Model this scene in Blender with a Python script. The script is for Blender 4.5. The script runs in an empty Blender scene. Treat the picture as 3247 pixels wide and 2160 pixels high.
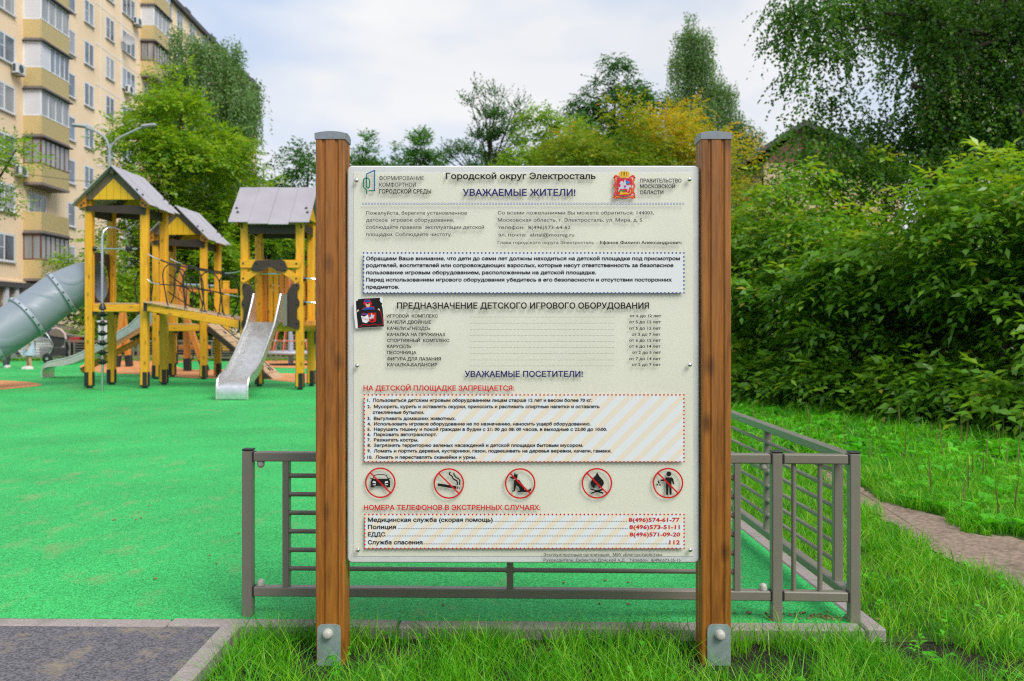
import bpy, math, random
import numpy as np
from math import sin, cos, pi, radians
from mathutils import Vector, Matrix

S = bpy.context.scene
COL = S.collection
# ------------------------------------------------------------------ camera, sky, sun, exposure
CAM_H = 1.12
FPX, CX, CY = 2800.0, 1623.5, 1025.0          # focal length and horizon of the photograph in its own pixels
cam_d = bpy.data.cameras.new('camera')
cam_d.sensor_width = 36.0
cam_d.lens = FPX / 3247 * 36.0
cam_d.shift_y = -55.0 / 3247
cam_d.clip_start = 0.05
cam_d.clip_end = 2000
cam_d.dof.use_dof = True
cam_d.dof.focus_distance = 3.05
cam_d.dof.aperture_fstop = 4.6
cam = bpy.data.objects.new('camera', cam_d)
COL.objects.link(cam)
cam.location = (0, 0, CAM_H)
cam.rotation_euler = (pi / 2, 0, 0)
S.camera = cam

SUN_EL, SUN_AZ = radians(48), radians(138)    # azimuth clockwise from +Y: behind the camera to the right
world = bpy.data.worlds.new('World')
S.world = world
world.use_nodes = True
wn, wl = world.node_tree.nodes, world.node_tree.links
wn.clear()
w_out = wn.new('ShaderNodeOutputWorld')
w_sky = wn.new('ShaderNodeTexSky')
w_sky.sky_type = 'NISHITA'
w_sky.sun_disc = False
w_sky.sun_elevation = SUN_EL
w_sky.sun_rotation = SUN_AZ
w_bg = wn.new('ShaderNodeBackground'); w_bg.inputs['Strength'].default_value = 0.085
w_cl = wn.new('ShaderNodeBackground'); w_cl.inputs['Strength'].default_value = 0.565
w_mix = wn.new('ShaderNodeMixShader')
w_tc = wn.new('ShaderNodeTexCoord')
w_map = wn.new('ShaderNodeMapping'); w_map.inputs['Scale'].default_value = (1.0, 1.0, 2.6)
w_n1 = wn.new('ShaderNodeTexNoise'); w_n1.inputs['Scale'].default_value = 3.1; w_n1.inputs['Detail'].default_value = 7; w_n1.inputs['Roughness'].default_value = 0.5; w_n1.inputs['Distortion'].default_value = 0.35
w_n2 = wn.new('ShaderNodeTexNoise'); w_n2.inputs['Scale'].default_value = 2.3; w_n2.inputs['Detail'].default_value = 4
w_r1 = wn.new('ShaderNodeMapRange'); w_r1.inputs['From Min'].default_value = 0.33; w_r1.inputs['From Max'].default_value = 0.62; w_r1.inputs['To Min'].default_value = 0.80; w_r1.inputs['To Max'].default_value = 1.0
w_cr = wn.new('ShaderNodeValToRGB')
w_cr.color_ramp.elements[0].position = 0.36; w_cr.color_ramp.elements[0].color = (0.54, 0.70, 0.98, 1)
w_cr.color_ramp.elements[1].position = 0.60; w_cr.color_ramp.elements[1].color = (0.985, 0.99, 1.0, 1)
wl.new(w_tc.outputs['Generated'], w_map.inputs['Vector'])
wl.new(w_map.outputs['Vector'], w_n1.inputs['Vector'])
wl.new(w_map.outputs['Vector'], w_n2.inputs['Vector'])
wl.new(w_n1.outputs['Fac'], w_r1.inputs['Value'])
wl.new(w_n2.outputs['Fac'], w_cr.inputs['Fac'])
wl.new(w_sky.outputs['Color'], w_bg.inputs['Color'])
wl.new(w_cr.outputs['Color'], w_cl.inputs['Color'])
wl.new(w_r1.outputs['Result'], w_mix.inputs['Fac'])
wl.new(w_bg.outputs[0], w_mix.inputs[1])
wl.new(w_cl.outputs[0], w_mix.inputs[2])
wl.new(w_mix.outputs[0], w_out.inputs['Surface'])

sun_d = bpy.data.lights.new('sun', 'SUN')
sun_d.energy = 2.1
sun_d.angle = radians(32)
sun_d.color = (1.0, 0.96, 0.9)
sun = bpy.data.objects.new('sun', sun_d)
COL.objects.link(sun)
_sd = Vector((sin(SUN_AZ) * cos(SUN_EL), cos(SUN_AZ) * cos(SUN_EL), sin(SUN_EL)))
sun.rotation_euler = _sd.to_track_quat('Z', 'Y').to_euler()

S.view_settings.view_transform = 'Standard'
S.view_settings.look = 'None'
S.view_settings.gamma = 1.0
S.view_settings.exposure = 0.75
S.view_settings.use_curve_mapping = False
S.cycles.max_bounces = 8
S.cycles.diffuse_bounces = 4
S.cycles.transparent_max_bounces = 12
S.cycles.use_denoising = False
S.cycles.filter_width = 1.25

# ------------------------------------------------------------------ helpers
def at(px, py, Y):
    """world point seen at that place of the photograph at depth Y"""
    return Vector(((px - CX) / FPX * Y, Y, CAM_H - (py - CY) / FPX * Y))

def gp(px, py, z=0.0):
    """world point on the level z"""
    Y = (CAM_H - z) * FPX / (py - CY)
    return Vector(((px - CX) / FPX * Y, Y, z))

class MB:
    """collects shapes for one mesh object"""
    def __init__(self):
        self.v, self.f, self.m = [], [], []
    def add(self, vs, fs, mi=0):
        b = len(self.v)
        self.v += [tuple(p) for p in vs]
        for f in fs:
            self.f.append([i + b for i in f]); self.m.append(mi)
        return self
    def box(self, c, s, M=None, ch=0.0, mi=0):
        hx, hy, hz = s[0] / 2, s[1] / 2, s[2] / 2
        c = Vector(c)
        R = M if M is not None else Matrix.Identity(3)
        if ch <= 0:
            vs = [(x, y, z) for z in (-hz, hz) for y in (-hy, hy) for x in (-hx, hx)]
            fs = [(0, 2, 3, 1), (4, 5, 7, 6), (0, 1, 5, 4), (2, 6, 7, 3), (0, 4, 6, 2), (1, 3, 7, 5)]
            return self.add([c + R @ Vector(p) for p in vs], fs, mi)
        ch = min(ch, hx * .9, hy * .9, hz * .9)
        vs, idx = [], {}
        for sx in (-1, 1):
            for sy in (-1, 1):
                for sz in (-1, 1):
                    for ax in range(3):
                        p = [sx * (hx - ch), sy * (hy - ch), sz * (hz - ch)]
                        p[ax] = (sx * hx, sy * hy, sz * hz)[ax]
                        idx[(sx, sy, sz, ax)] = len(vs); vs.append(p)
        fs = []
        for ax in range(3):
            a, b = [(1, 2), (2, 0), (0, 1)][ax]
            for s_ in (-1, 1):
                q = []
                for (u, w) in ((-1, -1), (1, -1), (1, 1), (-1, 1)):
                    k = [0, 0, 0]; k[ax] = s_; k[a] = u; k[b] = w
                    q.append(idx[(k[0], k[1], k[2], ax)])
                fs.append(q if s_ > 0 else q[::-1])
        for ax in range(3):
            a, b = [(1, 2), (2, 0), (0, 1)][ax]
            for u in (-1, 1):
                for w in (-1, 1):
                    def K(e, fa):
                        k = [0, 0, 0]; k[ax] = e; k[a] = u; k[b] = w
                        return idx[(k[0], k[1], k[2], fa)]
                    q = [K(-1, a), K(1, a), K(1, b), K(-1, b)]
                    fs.append(q if u * w < 0 else q[::-1])
        for sx in (-1, 1):
            for sy in (-1, 1):
                for sz in (-1, 1):
                    q = [idx[(sx, sy, sz, a)] for a in range(3)]
                    fs.append(q if sx * sy * sz > 0 else q[::-1])
        return self.add([c + R @ Vector(p) for p in vs], fs, mi)
    def bar(self, p, q, w, h, ch=0.0, up=(0, 0, 1), mi=0):
        """rectangular bar from p to q, w across, h along up"""
        p, q = Vector(p), Vector(q)
        d = q - p
        L = d.length
        z = d.normalized()
        x = Vector(up).cross(z)
        if x.length < 1e-4: x = Vector((1, 0, 0)).cross(z)
        x.normalize()
        y = z.cross(x)
        R = Matrix((x, y, z)).transposed()
        return self.box((p + q) / 2, (w, h, L), R, ch, mi)
    def tube(self, pts, r, n=8, caps=True, mi=0):
        pts = [Vector(p) for p in pts]
        rs = r if isinstance(r, (list, tuple)) else [r] * len(pts)
        t0 = (pts[1] - pts[0]).normalized()
        a = Vector((0, 0, 1)) if abs(t0.z) < .9 else Vector((1, 0, 0))
        x = a.cross(t0).normalized()
        vs, fs = [], []
        for i, p in enumerate(pts):
            if i == 0: t = t0
            elif i == len(pts) - 1: t = (pts[-1] - pts[-2]).normalized()
            else:
                t = (pts[i + 1] - pts[i]).normalized() + (pts[i] - pts[i - 1]).normalized()
                t = t.normalized() if t.length > 1e-6 else t0
            x = (x - t * x.dot(t))
            x = x.normalized() if x.length > 1e-6 else a.cross(t).normalized()
            y = t.cross(x)
            for k in range(n):
                an = 2 * pi * k / n
                vs.append(p + (x * cos(an) + y * sin(an)) * rs[i])
        for i in range(len(pts) - 1):
            for k in range(n):
                k2 = (k + 1) % n
                fs.append((i * n + k, i * n + k2, (i + 1) * n + k2, (i + 1) * n + k))
        if caps:
            fs.append(tuple(range(n))[::-1]); fs.append(tuple((len(pts) - 1) * n + k for k in range(n)))
        return self.add(vs, fs, mi)
    def prism(self, poly, fn, d0, d1, mi=0, caps=True):
        """polygon (u,v) extruded from depth d0 to d1; fn(u,v,d)->point"""
        n = len(poly)
        vs = [fn(u, v, d0) for u, v in poly] + [fn(u, v, d1) for u, v in poly]
        fs = [(k, (k + 1) % n, n + (k + 1) % n, n + k) for k in range(n)]
        if caps: fs += [tuple(range(n))[::-1], tuple(range(n, 2 * n))]
        return self.add(vs, fs, mi)
    def lathe(self, prof, c=(0, 0, 0), M=None, n=16, mi=0):
        """profile [(r,h)] turned about the local z axis"""
        c = Vector(c); R = M if M is not None else Matrix.Identity(3)
        vs, fs = [], []
        for r, h in prof:
            for k in range(n):
                a = 2 * pi * k / n
                vs.append(c + R @ Vector((r * cos(a), r * sin(a), h)))
        for i in range(len(prof) - 1):
            for k in range(n):
                k2 = (k + 1) % n
                fs.append((i * n + k, i * n + k2, (i + 1) * n + k2, (i + 1) * n + k))
        fs.append(tuple(range(n))[::-1]); fs.append(tuple((len(prof) - 1) * n + k for k in range(n)))
        return self.add(vs, fs, mi)
    def poly(self, pts, mi=0):
        return self.add(pts, [tuple(range(len(pts)))], mi)
    def sheet(self, pts, z0, th=0.0):
        return self.poly([(p[0], p[1], z0) for p in pts])

ROOT = {}
def thing(name, label, cat, loc=(0, 0, 0), rz=0.0, group=None):
    o = bpy.data.objects.new(name, None)
    COL.objects.link(o)
    o.empty_display_size = 0.1
    o.location = loc; o.rotation_euler = (0, 0, rz)
    o['label'] = label; o['category'] = cat
    if group: o['group'] = group
    ROOT[o.name] = (Matrix.Translation(Vector(loc)) @ Matrix.Rotation(rz, 4, 'Z'))
    return o

def root_of(o):
    while o.parent: o = o.parent
    return o

def mesh_of(mb, name, mats, smooth=False, inv=None):
    me = bpy.data.meshes.new(name)
    vs = mb.v
    if inv is not None: vs = [tuple(inv @ Vector(p)) for p in vs]
    me.from_pydata(vs, [], mb.f)
    for m in (mats if isinstance(mats, (list, tuple)) else [mats]): me.materials.append(m)
    if isinstance(mats, (list, tuple)) and len(mats) > 1:
        me.polygons.foreach_set('material_index', mb.m)
    me.update()
    if smooth:
        me.polygons.foreach_set('use_smooth', [True] * len(me.polygons))
        try: me.set_sharp_from_angle(angle=radians(38))
        except Exception: pass
    return me

def obj(name, mb, mats, parent=None, smooth=False, local=False, label=None):
    """one mesh object; the shapes are in world coordinates unless local is set"""
    inv = None
    if parent is not None and not local:
        r = root_of(parent)
        if r.name in ROOT: inv = ROOT[r.name].inverted()
    me = mesh_of(mb, name, mats, smooth, inv)
    o = bpy.data.objects.new(name, me)
    COL.objects.link(o)
    if parent is not None: o.parent = parent
    if label: o['label'] = label
    return o

def inst(name, me, parent, mat=None):
    o = bpy.data.objects.new(name, me); COL.objects.link(o)
    o.parent = parent
    if mat is not None: o.matrix_local = mat
    return o

def tag(o, label, cat, group=None, kind=None):
    o['label'] = label
    if cat: o['category'] = cat
    if group: o['group'] = group
    if kind: o['kind'] = kind
    return o

def struct(name, mb, m, parent=None, smooth=False):
    o = obj(name, mb, m, parent, smooth)
    if parent is None: o['kind'] = 'structure'
    return o

def copy_tree(o, parent=None):
    c = o.copy(); COL.objects.link(c)
    if parent is not None: c.parent = parent
    for ch in list(o.children): copy_tree(ch, c)
    return c

# ------------------------------------------------------------------ materials
def mat(name, col, rough=0.6, metal=0.0, spec=0.5, var=0.0, vscale=6.0, bump=0.0, bscale=60.0, dist=0.002, stretch=None, col2=None, coat=0.0, trans=0.0):
    m = bpy.data.materials.new(name); m.use_nodes = True
    n, l = m.node_tree.nodes, m.node_tree.links
    b = n['Principled BSDF']
    b.inputs['Roughness'].default_value = rough
    b.inputs['Metallic'].default_value = metal
    b.inputs['Specular IOR Level'].default_value = spec
    b.inputs['Base Color'].default_value = (*col, 1)
    if coat: b.inputs['Coat Weight'].default_value = coat
    tc = n.new('ShaderNodeTexCoord'); mp = n.new('ShaderNodeMapping')
    if stretch: mp.inputs['Scale'].default_value = stretch
    l.new(tc.outputs['Object'], mp.inputs['Vector'])
    if var > 0 or col2:
        t = n.new('ShaderNodeTexNoise'); t.inputs['Scale'].default_value = vscale; t.inputs['Detail'].default_value = 5
        l.new(mp.outputs['Vector'], t.inputs['Vector'])
        r = n.new('ShaderNodeValToRGB')
        c2 = col2 if col2 else tuple(min(1, c * (1 + var)) for c in col)
        c1 = col if col2 else tuple(c * (1 - var) for c in col)
        r.color_ramp.elements[0].position = 0.34; r.color_ramp.elements[0].color = (*c1, 1)
        r.color_ramp.elements[1].position = 0.66; r.color_ramp.elements[1].color = (*c2, 1)
        l.new(t.outputs['Fac'], r.inputs['Fac']); l.new(r.outputs['Color'], b.inputs['Base Color'])
        rr = n.new('ShaderNodeMapRange'); rr.inputs['To Min'].default_value = max(0, rough - .08); rr.inputs['To Max'].default_value = min(1, rough + .1)
        l.new(t.outputs['Fac'], rr.inputs['Value']); l.new(rr.outputs['Result'], b.inputs['Roughness'])
    if bump > 0:
        t2 = n.new('ShaderNodeTexNoise'); t2.inputs['Scale'].default_value = bscale; t2.inputs['Detail'].default_value = 3
        l.new(mp.outputs['Vector'], t2.inputs['Vector'])
        bp = n.new('ShaderNodeBump'); bp.inputs['Strength'].default_value = bump; bp.inputs['Distance'].default_value = dist
        l.new(t2.outputs['Fac'], bp.inputs['Height']); l.new(bp.outputs['Normal'], b.inputs['Normal'])
    return m

def wood(name, c1, c2, rough=0.5, axis=2, knots=True, scale=1.0, coat=0.0):
    """grain runs along the local axis"""
    m = bpy.data.materials.new(name); m.use_nodes = True
    n, l = m.node_tree.nodes, m.node_tree.links
    b = n['Principled BSDF']; b.inputs['Roughness'].default_value = rough
    if coat: b.inputs['Coat Weight'].default_value = coat; b.inputs['Coat Roughness'].default_value = .25
    tc = n.new('ShaderNodeTexCoord'); mp = n.new('ShaderNodeMapping')
    sc = [1.0 * scale] * 3; sc[axis] = 0.07 * scale
    mp.inputs['Scale'].default_value = sc
    l.new(tc.outputs['Object'], mp.inputs['Vector'])
    n1 = n.new('ShaderNodeTexNoise'); n1.inputs['Scale'].default_value = 22; n1.inputs['Detail'].default_value = 6; n1.inputs['Roughness'].default_value = .6; n1.inputs['Distortion'].default_value = .6
    n2 = n.new('ShaderNodeTexNoise'); n2.inputs['Scale'].default_value = 150; n2.inputs['Detail'].default_value = 3
    l.new(mp.outputs['Vector'], n1.inputs['Vector']); l.new(mp.outputs['Vector'], n2.inputs['Vector'])
    mx = n.new('ShaderNodeMath'); mx.operation = 'MULTIPLY_ADD'; mx.inputs[1].default_value = .42; 
    l.new(n2.outputs['Fac'], mx.inputs[0]); 
    ml = n.new('ShaderNodeMath'); ml.operation = 'MULTIPLY'; ml.inputs[1].default_value = .62
    l.new(n1.outputs['Fac'], ml.inputs[0]); l.new(ml.outputs[0], mx.inputs[2])
    r = n.new('ShaderNodeValToRGB')
    r.color_ramp.elements[0].position = .36; r.color_ramp.elements[0].color = (*c1, 1)
    r.color_ramp.elements[1].position = .64; r.color_ramp.elements[1].color = (*c2, 1)
    l.new(mx.outputs[0], r.inputs['Fac'])
    out = r.outputs['Color']
    if knots:
        mp2 = n.new('ShaderNodeMapping'); s2 = [11.0 * scale] * 3; s2[axis] = 5.0 * scale
        mp2.inputs['Scale'].default_value = s2
        l.new(tc.outputs['Object'], mp2.inputs['Vector'])
        vo = n.new('ShaderNodeTexVoronoi'); vo.inputs['Scale'].default_value = 1.0
        l.new(mp2.outputs['Vector'], vo.inputs['Vector'])
        kr = n.new('ShaderNodeMapRange'); kr.inputs['From Min'].default_value = .06; kr.inputs['From Max'].default_value = .24; kr.inputs['To Min'].default_value = .42; kr.inputs['To Max'].default_value = 1
        l.new(vo.outputs['Distance'], kr.inputs['Value'])
        mm = n.new('ShaderNodeMixRGB'); mm.blend_type = 'MULTIPLY'; mm.inputs['Fac'].default_value = 1
        l.new(out, mm.inputs['Color1']); l.new(kr.outputs['Result'], mm.inputs['Color2'])
        out = mm.outputs['Color']
    l.new(out, b.inputs['Base Color'])
    bp = n.new('ShaderNodeBump'); bp.inputs['Strength'].default_value = .25; bp.inputs['Distance'].default_value = .002
    l.new(mx.outputs[0], bp.inputs['Height']); l.new(bp.outputs['Normal'], b.inputs['Normal'])
    return m

def leaf_mat(name, cols, transl=0.4, rough=0.45, spec=0.4):
    """per-leaf colour from the leaf's own random number"""
    m = bpy.data.materials.new(name); m.use_nodes = True
    n, l = m.node_tree.nodes, m.node_tree.links
    b = n['Principled BSDF']; b.inputs['Roughness'].default_value = rough
    b.inputs['Specular IOR Level'].default_value = spec
    a = n.new('ShaderNodeAttribute'); a.attribute_name = 'tint'
    r = n.new('ShaderNodeValToRGB')
    e = r.color_ramp.elements
    e[0].position = 0; e[0].color = (*cols[0], 1); e[1].position = 1; e[1].color = (*cols[-1], 1)
    for i, c in enumerate(cols[1:-1]):
        k = e.new((i + 1) / (len(cols) - 1)); k.color = (*c, 1)
    l.new(a.outputs['Fac'], r.inputs['Fac']); l.new(r.outputs['Color'], b.inputs['Base Color'])
    t = n.new('ShaderNodeBsdfTranslucent')
    br = n.new('ShaderNodeMixRGB'); br.blend_type = 'MULTIPLY'; br.inputs['Fac'].default_value = 1; br.inputs['Color2'].default_value = (1.5, 1.35, .7, 1)
    l.new(r.outputs['Color'], br.inputs['Color1']); l.new(br.outputs['Color'], t.inputs['Color'])
    mx = n.new('ShaderNodeMixShader'); mx.inputs['Fac'].default_value = transl
    l.new(b.outputs[0], mx.inputs[1]); l.new(t.outputs[0], mx.inputs[2])
    l.new(mx.outputs[0], n['Material Output'].inputs['Surface'])
    return m

def glass_mat(name, tint, rough=0.04, dark=True):
    """window glass seen from outside: a dim room behind a mirror-smooth pane"""
    return mat(name, tint, rough, spec=0.8)

def clear_mat(name):
    m = bpy.data.materials.new(name); m.use_nodes = True
    n, l = m.node_tree.nodes, m.node_tree.links
    n.remove(n['Principled BSDF'])
    t = n.new('ShaderNodeBsdfTransparent'); t.inputs['Color'].default_value = (.995, .995, .99, 1)
    g = n.new('ShaderNodeBsdfGlossy'); g.inputs['Roughness'].default_value = .06
    lw = n.new('ShaderNodeLayerWeight'); lw.inputs['Blend'].default_value = .5
    pw = n.new('ShaderNodeMath'); pw.operation = 'POWER'; pw.inputs[1].default_value = 5.0
    f = n.new('ShaderNodeMath'); f.operation = 'MULTIPLY_ADD'; f.inputs[1].default_value = .9; f.inputs[2].default_value = .03
    l.new(lw.outputs['Facing'], pw.inputs[0]); l.new(pw.outputs[0], f.inputs[0])
    mx = n.new('ShaderNodeMixShader')
    l.new(f.outputs[0], mx.inputs['Fac']); l.new(t.outputs[0], mx.inputs[1]); l.new(g.outputs[0], mx.inputs[2])
    l.new(mx.outputs[0], n['Material Output'].inputs['Surface'])
    return m
# ------------------------------------------------------------------ palette
M = {}
def rubber(name, c1, c2, stain, stain_amt):
    m = bpy.data.materials.new(name); m.use_nodes = True
    n, l = m.node_tree.nodes, m.node_tree.links
    b = n['Principled BSDF']; b.inputs['Roughness'].default_value = .75; b.inputs['Specular IOR Level'].default_value = .35
    tc = n.new('ShaderNodeTexCoord')
    g = n.new('ShaderNodeTexVoronoi'); g.inputs['Scale'].default_value = 210
    l.new(tc.outputs['Object'], g.inputs['Vector'])
    sp = n.new('ShaderNodeSeparateColor'); l.new(g.outputs['Color'], sp.inputs['Color'])
    r = n.new('ShaderNodeValToRGB')
    r.color_ramp.elements[0].position = .1; r.color_ramp.elements[0].color = (*c1, 1)
    r.color_ramp.elements[1].position = .9; r.color_ramp.elements[1].color = (*c2, 1)
    l.new(sp.outputs[0], r.inputs['Fac'])
    # broad unevenness
    nb = n.new('ShaderNodeTexNoise'); nb.inputs['Scale'].default_value = .9; nb.inputs['Detail'].default_value = 6
    l.new(tc.outputs['Object'], nb.inputs['Vector'])
    rb = n.new('ShaderNodeMapRange'); rb.inputs['From Min'].default_value = .35; rb.inputs['From Max'].default_value = .65; rb.inputs['To Min'].default_value = .86; rb.inputs['To Max'].default_value = 1.1
    l.new(nb.outputs['Fac'], rb.inputs['Value'])
    mm = n.new('ShaderNodeMixRGB'); mm.blend_type = 'MULTIPLY'; mm.inputs['Fac'].default_value = 1
    l.new(r.outputs['Color'], mm.inputs['Color1']); l.new(rb.outputs['Result'], mm.inputs['Color2'])
    # drifts of sand
    mp = n.new('ShaderNodeMapping'); mp.inputs['Scale'].default_value = (1.3, .75, 1); mp.inputs['Rotation'].default_value = (0, 0, radians(-38))
    l.new(tc.outputs['Object'], mp.inputs['Vector'])
    ns = n.new('ShaderNodeTexNoise'); ns.inputs['Scale'].default_value = 4.2; ns.inputs['Detail'].default_value = 9; ns.inputs['Roughness'].default_value = .68
    l.new(mp.outputs['Vector'], ns.inputs['Vector'])
    nl = n.new('ShaderNodeTexNoise'); nl.inputs['Scale'].default_value = .55; nl.inputs['Detail'].default_value = 2
    l.new(tc.outputs['Object'], nl.inputs['Vector'])
    ad = n.new('ShaderNodeMath'); ad.operation = 'MULTIPLY_ADD'; ad.inputs[1].default_value = .35
    l.new(nl.outputs['Fac'], ad.inputs[0]); l.new(ns.outputs['Fac'], ad.inputs[2])
    rs = n.new('ShaderNodeMapRange'); rs.inputs['From Min'].default_value = .73; rs.inputs['From Max'].default_value = .95; rs.inputs['To Max'].default_value = stain_amt
    l.new(ad.outputs[0], rs.inputs['Value'])
    mx = n.new('ShaderNodeMixRGB'); mx.inputs['Color2'].default_value = (*stain, 1)
    l.new(rs.outputs['Result'], mx.inputs['Fac']); l.new(mm.outputs['Color'], mx.inputs['Color1'])
    l.new(mx.outputs['Color'], b.inputs['Base Color'])
    bp = n.new('ShaderNodeBump'); bp.inputs['Strength'].default_value = .7; bp.inputs['Distance'].default_value = .003
    l.new(g.outputs['Distance'], bp.inputs['Height']); l.new(bp.outputs['Normal'], b.inputs['Normal'])
    return m
M['rubber'] = rubber('green_rubber', (.010, .235, .042), (.055, .59, .150), (.34, .27, .15), .5)
M['rubber_orange'] = rubber('orange_rubber', (.55, .20, .07), (.74, .34, .14), (.5, .4, .3), .4)
def ground_mat(name, c1, c2, c3, s1, s2, bump=.6, bs=90, dist=.006, rough=.9):
    m = bpy.data.materials.new(name); m.use_nodes = True
    n, l = m.node_tree.nodes, m.node_tree.links
    b = n['Principled BSDF']; b.inputs['Roughness'].default_value = rough; b.inputs['Specular IOR Level'].default_value = .25
    tc = n.new('ShaderNodeTexCoord')
    a = n.new('ShaderNodeTexNoise'); a.inputs['Scale'].default_value = s1; a.inputs['Detail'].default_value = 8; a.inputs['Roughness'].default_value = .65
    c = n.new('ShaderNodeTexNoise'); c.inputs['Scale'].default_value = s2; c.inputs['Detail'].default_value = 4
    l.new(tc.outputs['Object'], a.inputs['Vector']); l.new(tc.outputs['Object'], c.inputs['Vector'])
    r = n.new('ShaderNodeValToRGB')
    r.color_ramp.elements[0].position = .38; r.color_ramp.elements[0].color = (*c1, 1)
    r.color_ramp.elements[1].position = .62; r.color_ramp.elements[1].color = (*c2, 1)
    l.new(c.outputs['Fac'], r.inputs['Fac'])
    k = n.new('ShaderNodeMapRange'); k.inputs['From Min'].default_value = .52; k.inputs['From Max'].default_value = .70
    l.new(a.outputs['Fac'], k.inputs['Value'])
    mx = n.new('ShaderNodeMixRGB'); mx.inputs['Color2'].default_value = (*c3, 1)
    l.new(k.outputs['Result'], mx.inputs['Fac']); l.new(r.outputs['Color'], mx.inputs['Color1'])
    l.new(mx.outputs['Color'], b.inputs['Base Color'])
    t = n.new('ShaderNodeTexNoise'); t.inputs['Scale'].default_value = bs; t.inputs['Detail'].default_value = 5
    l.new(tc.outputs['Object'], t.inputs['Vector'])
    bp = n.new('ShaderNodeBump'); bp.inputs['Strength'].default_value = bump; bp.inputs['Distance'].default_value = dist
    l.new(t.outputs['Fac'], bp.inputs['Height']); l.new(bp.outputs['Normal'], b.inputs['Normal'])
    return m
M['asphalt'] = ground_mat('asphalt', (.07, .068, .078), (.19, .18, .195), (.27, .22, .165), 7, 130, 1.0, 170, .006)
M['road'] = ground_mat('road_asphalt', (.13, .13, .13), (.2, .2, .2), (.24, .23, .21), .8, 40, .3)
M['soil'] = ground_mat('dark_soil', (.012, .009, .006), (.04, .028, .018), (.05, .06, .02), 5, 60, 1.0, 70, .03)
M['lawn_base'] = ground_mat('lawn_soil', (.03, .06, .008), (.07, .12, .02), (.04, .04, .015), 3, 50, .8, 60, .02)
M['dirt'] = ground_mat('trodden_dirt', (.20, .145, .105), (.30, .225, .17), (.11, .085, .06), 3.0, 30, .8, 50, .012)
M['earth'] = ground_mat('far_ground', (.035, .07, .015), (.06, .11, .03), (.09, .10, .05), .3, 3, .3, 20)
M['concrete'] = ground_mat('kerb_concrete', (.25, .215, .20), (.36, .315, .295), (.21, .19, .17), 7, 180, .5, 220, .002)

M['fence'] = mat('grey_green_paint', (.185, .170, .135), .30, spec=.5, var=.03, vscale=9, bump=.12, bscale=120, dist=.001)
M['cap_black'] = mat('black_plastic', (.012, .012, .013), .4)
M['nut_cap'] = mat('grey_plastic_cap', (.42, .41, .36), .4)
M['post_wood'] = wood('brown_stained_pine', (.165, .054, .006), (.36, .132, .016), .42, 2, True, 1.0, .15)
M['cap_grey'] = mat('grey_post_cap', (.22, .245, .265), .42, var=.07, vscale=40)
M['galv'] = mat('galvanised_plate', (.30, .37, .36), .42, metal=.35, var=.10, vscale=35)
M['chrome'] = mat('chrome_screw', (.8, .8, .8), .08, metal=1)
M['board_edge'] = mat('board_white_edge', (.66, .66, .65), .45, var=.05, vscale=9)
M['board_face'] = mat('board_cream', (.76, .745, .625), .55, var=.03, vscale=3.5)
M['acrylic'] = clear_mat('clear_acrylic')
M['acrylic_rear'] = bpy.data.materials.new('clear_acrylic_rear'); M['acrylic_rear'].use_nodes = True
_n = M['acrylic_rear'].node_tree.nodes; _t = _n.new('ShaderNodeBsdfTransparent'); _t.inputs['Color'].default_value = (.98, .985, .98, 1); M['acrylic_rear'].node_tree.links.new(_t.outputs[0], _n['Material Output'].inputs['Surface'])
def ink(name, c, r=.5): return mat(name, c, r, spec=.2)
M['ink_black'] = ink('ink_black', (.012, .011, .010))
M['ink_dark'] = ink('ink_dark', (.03, .03, .035))
M['ink_navy'] = ink('ink_navy', (.02, .018, .13))
M['ink_blue'] = ink('ink_blue', (.02, .07, .34))
M['ink_red'] = ink('ink_red', (.55, .012, .012))
M['ink_white'] = ink('ink_white', (.75, .75, .74))
M['ink_panel'] = ink('ink_pale_panel', (.71, .73, .73))
M['ink_orange'] = ink('ink_pale_orange', (.76, .67, .54))
M['ink_gold'] = ink('ink_gold', (.72, .43, .03))
M['ink_scarlet'] = ink('ink_scarlet', (.66, .05, .035))
M['ink_crimson'] = ink('ink_crimson', (.6, .025, .05))
M['ink_silver'] = ink('ink_silver', (.55, .55, .58))
M['ink_sky'] = ink('ink_sky_blue', (.01, .22, .62))
M['ink_green'] = ink('ink_green', (.02, .25, .07))
M['ink_teal'] = ink('ink_teal', (.0, .17, .11))
M['ink_petrol'] = ink('ink_petrol', (.0, .13, .32))
M['ink_brown'] = ink('ink_brown', (.25, .1, .02))
M['ink_skin'] = ink('ink_skin', (.7, .5, .3))
M['ink_magenta'] = ink('ink_magenta', (.35, .02, .35))

# ------------------------------------------------------------------ ground and pavements
LAWN_Z = -.045
EDGE_L, EDGE_R = Vector((-1.945, 3.354)), Vector((1.293, 3.294))     # front edge of the rubber
def front_edge(x): return EDGE_L.y + (x - EDGE_L.x) * (EDGE_R.y - EDGE_L.y) / (EDGE_R.x - EDGE_L.x)
SIDE = Vector((-.031, 1.0))
def side_edge(y): return EDGE_R.x + (y - EDGE_R.y) * SIDE.x
def slab(name, pts, z0, z1, m):
    return struct(name, MB().prism([(p[0], p[1]) for p in pts], lambda u, v, d: (u, v, d), z0, z1), m)
struct('ground', MB().poly([(-900, -60, -.42), (900, -60, -.42), (900, 1500, -.42), (-900, 1500, -.42)]), M['earth'])
FAR_Y = 26.3
slab('playground_surface', [(-16, front_edge(-16)), (EDGE_R.x, EDGE_R.y), (side_edge(FAR_Y), FAR_Y), (-16, FAR_Y)], -.41, 0, M['rubber'])
KW = .075
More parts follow.
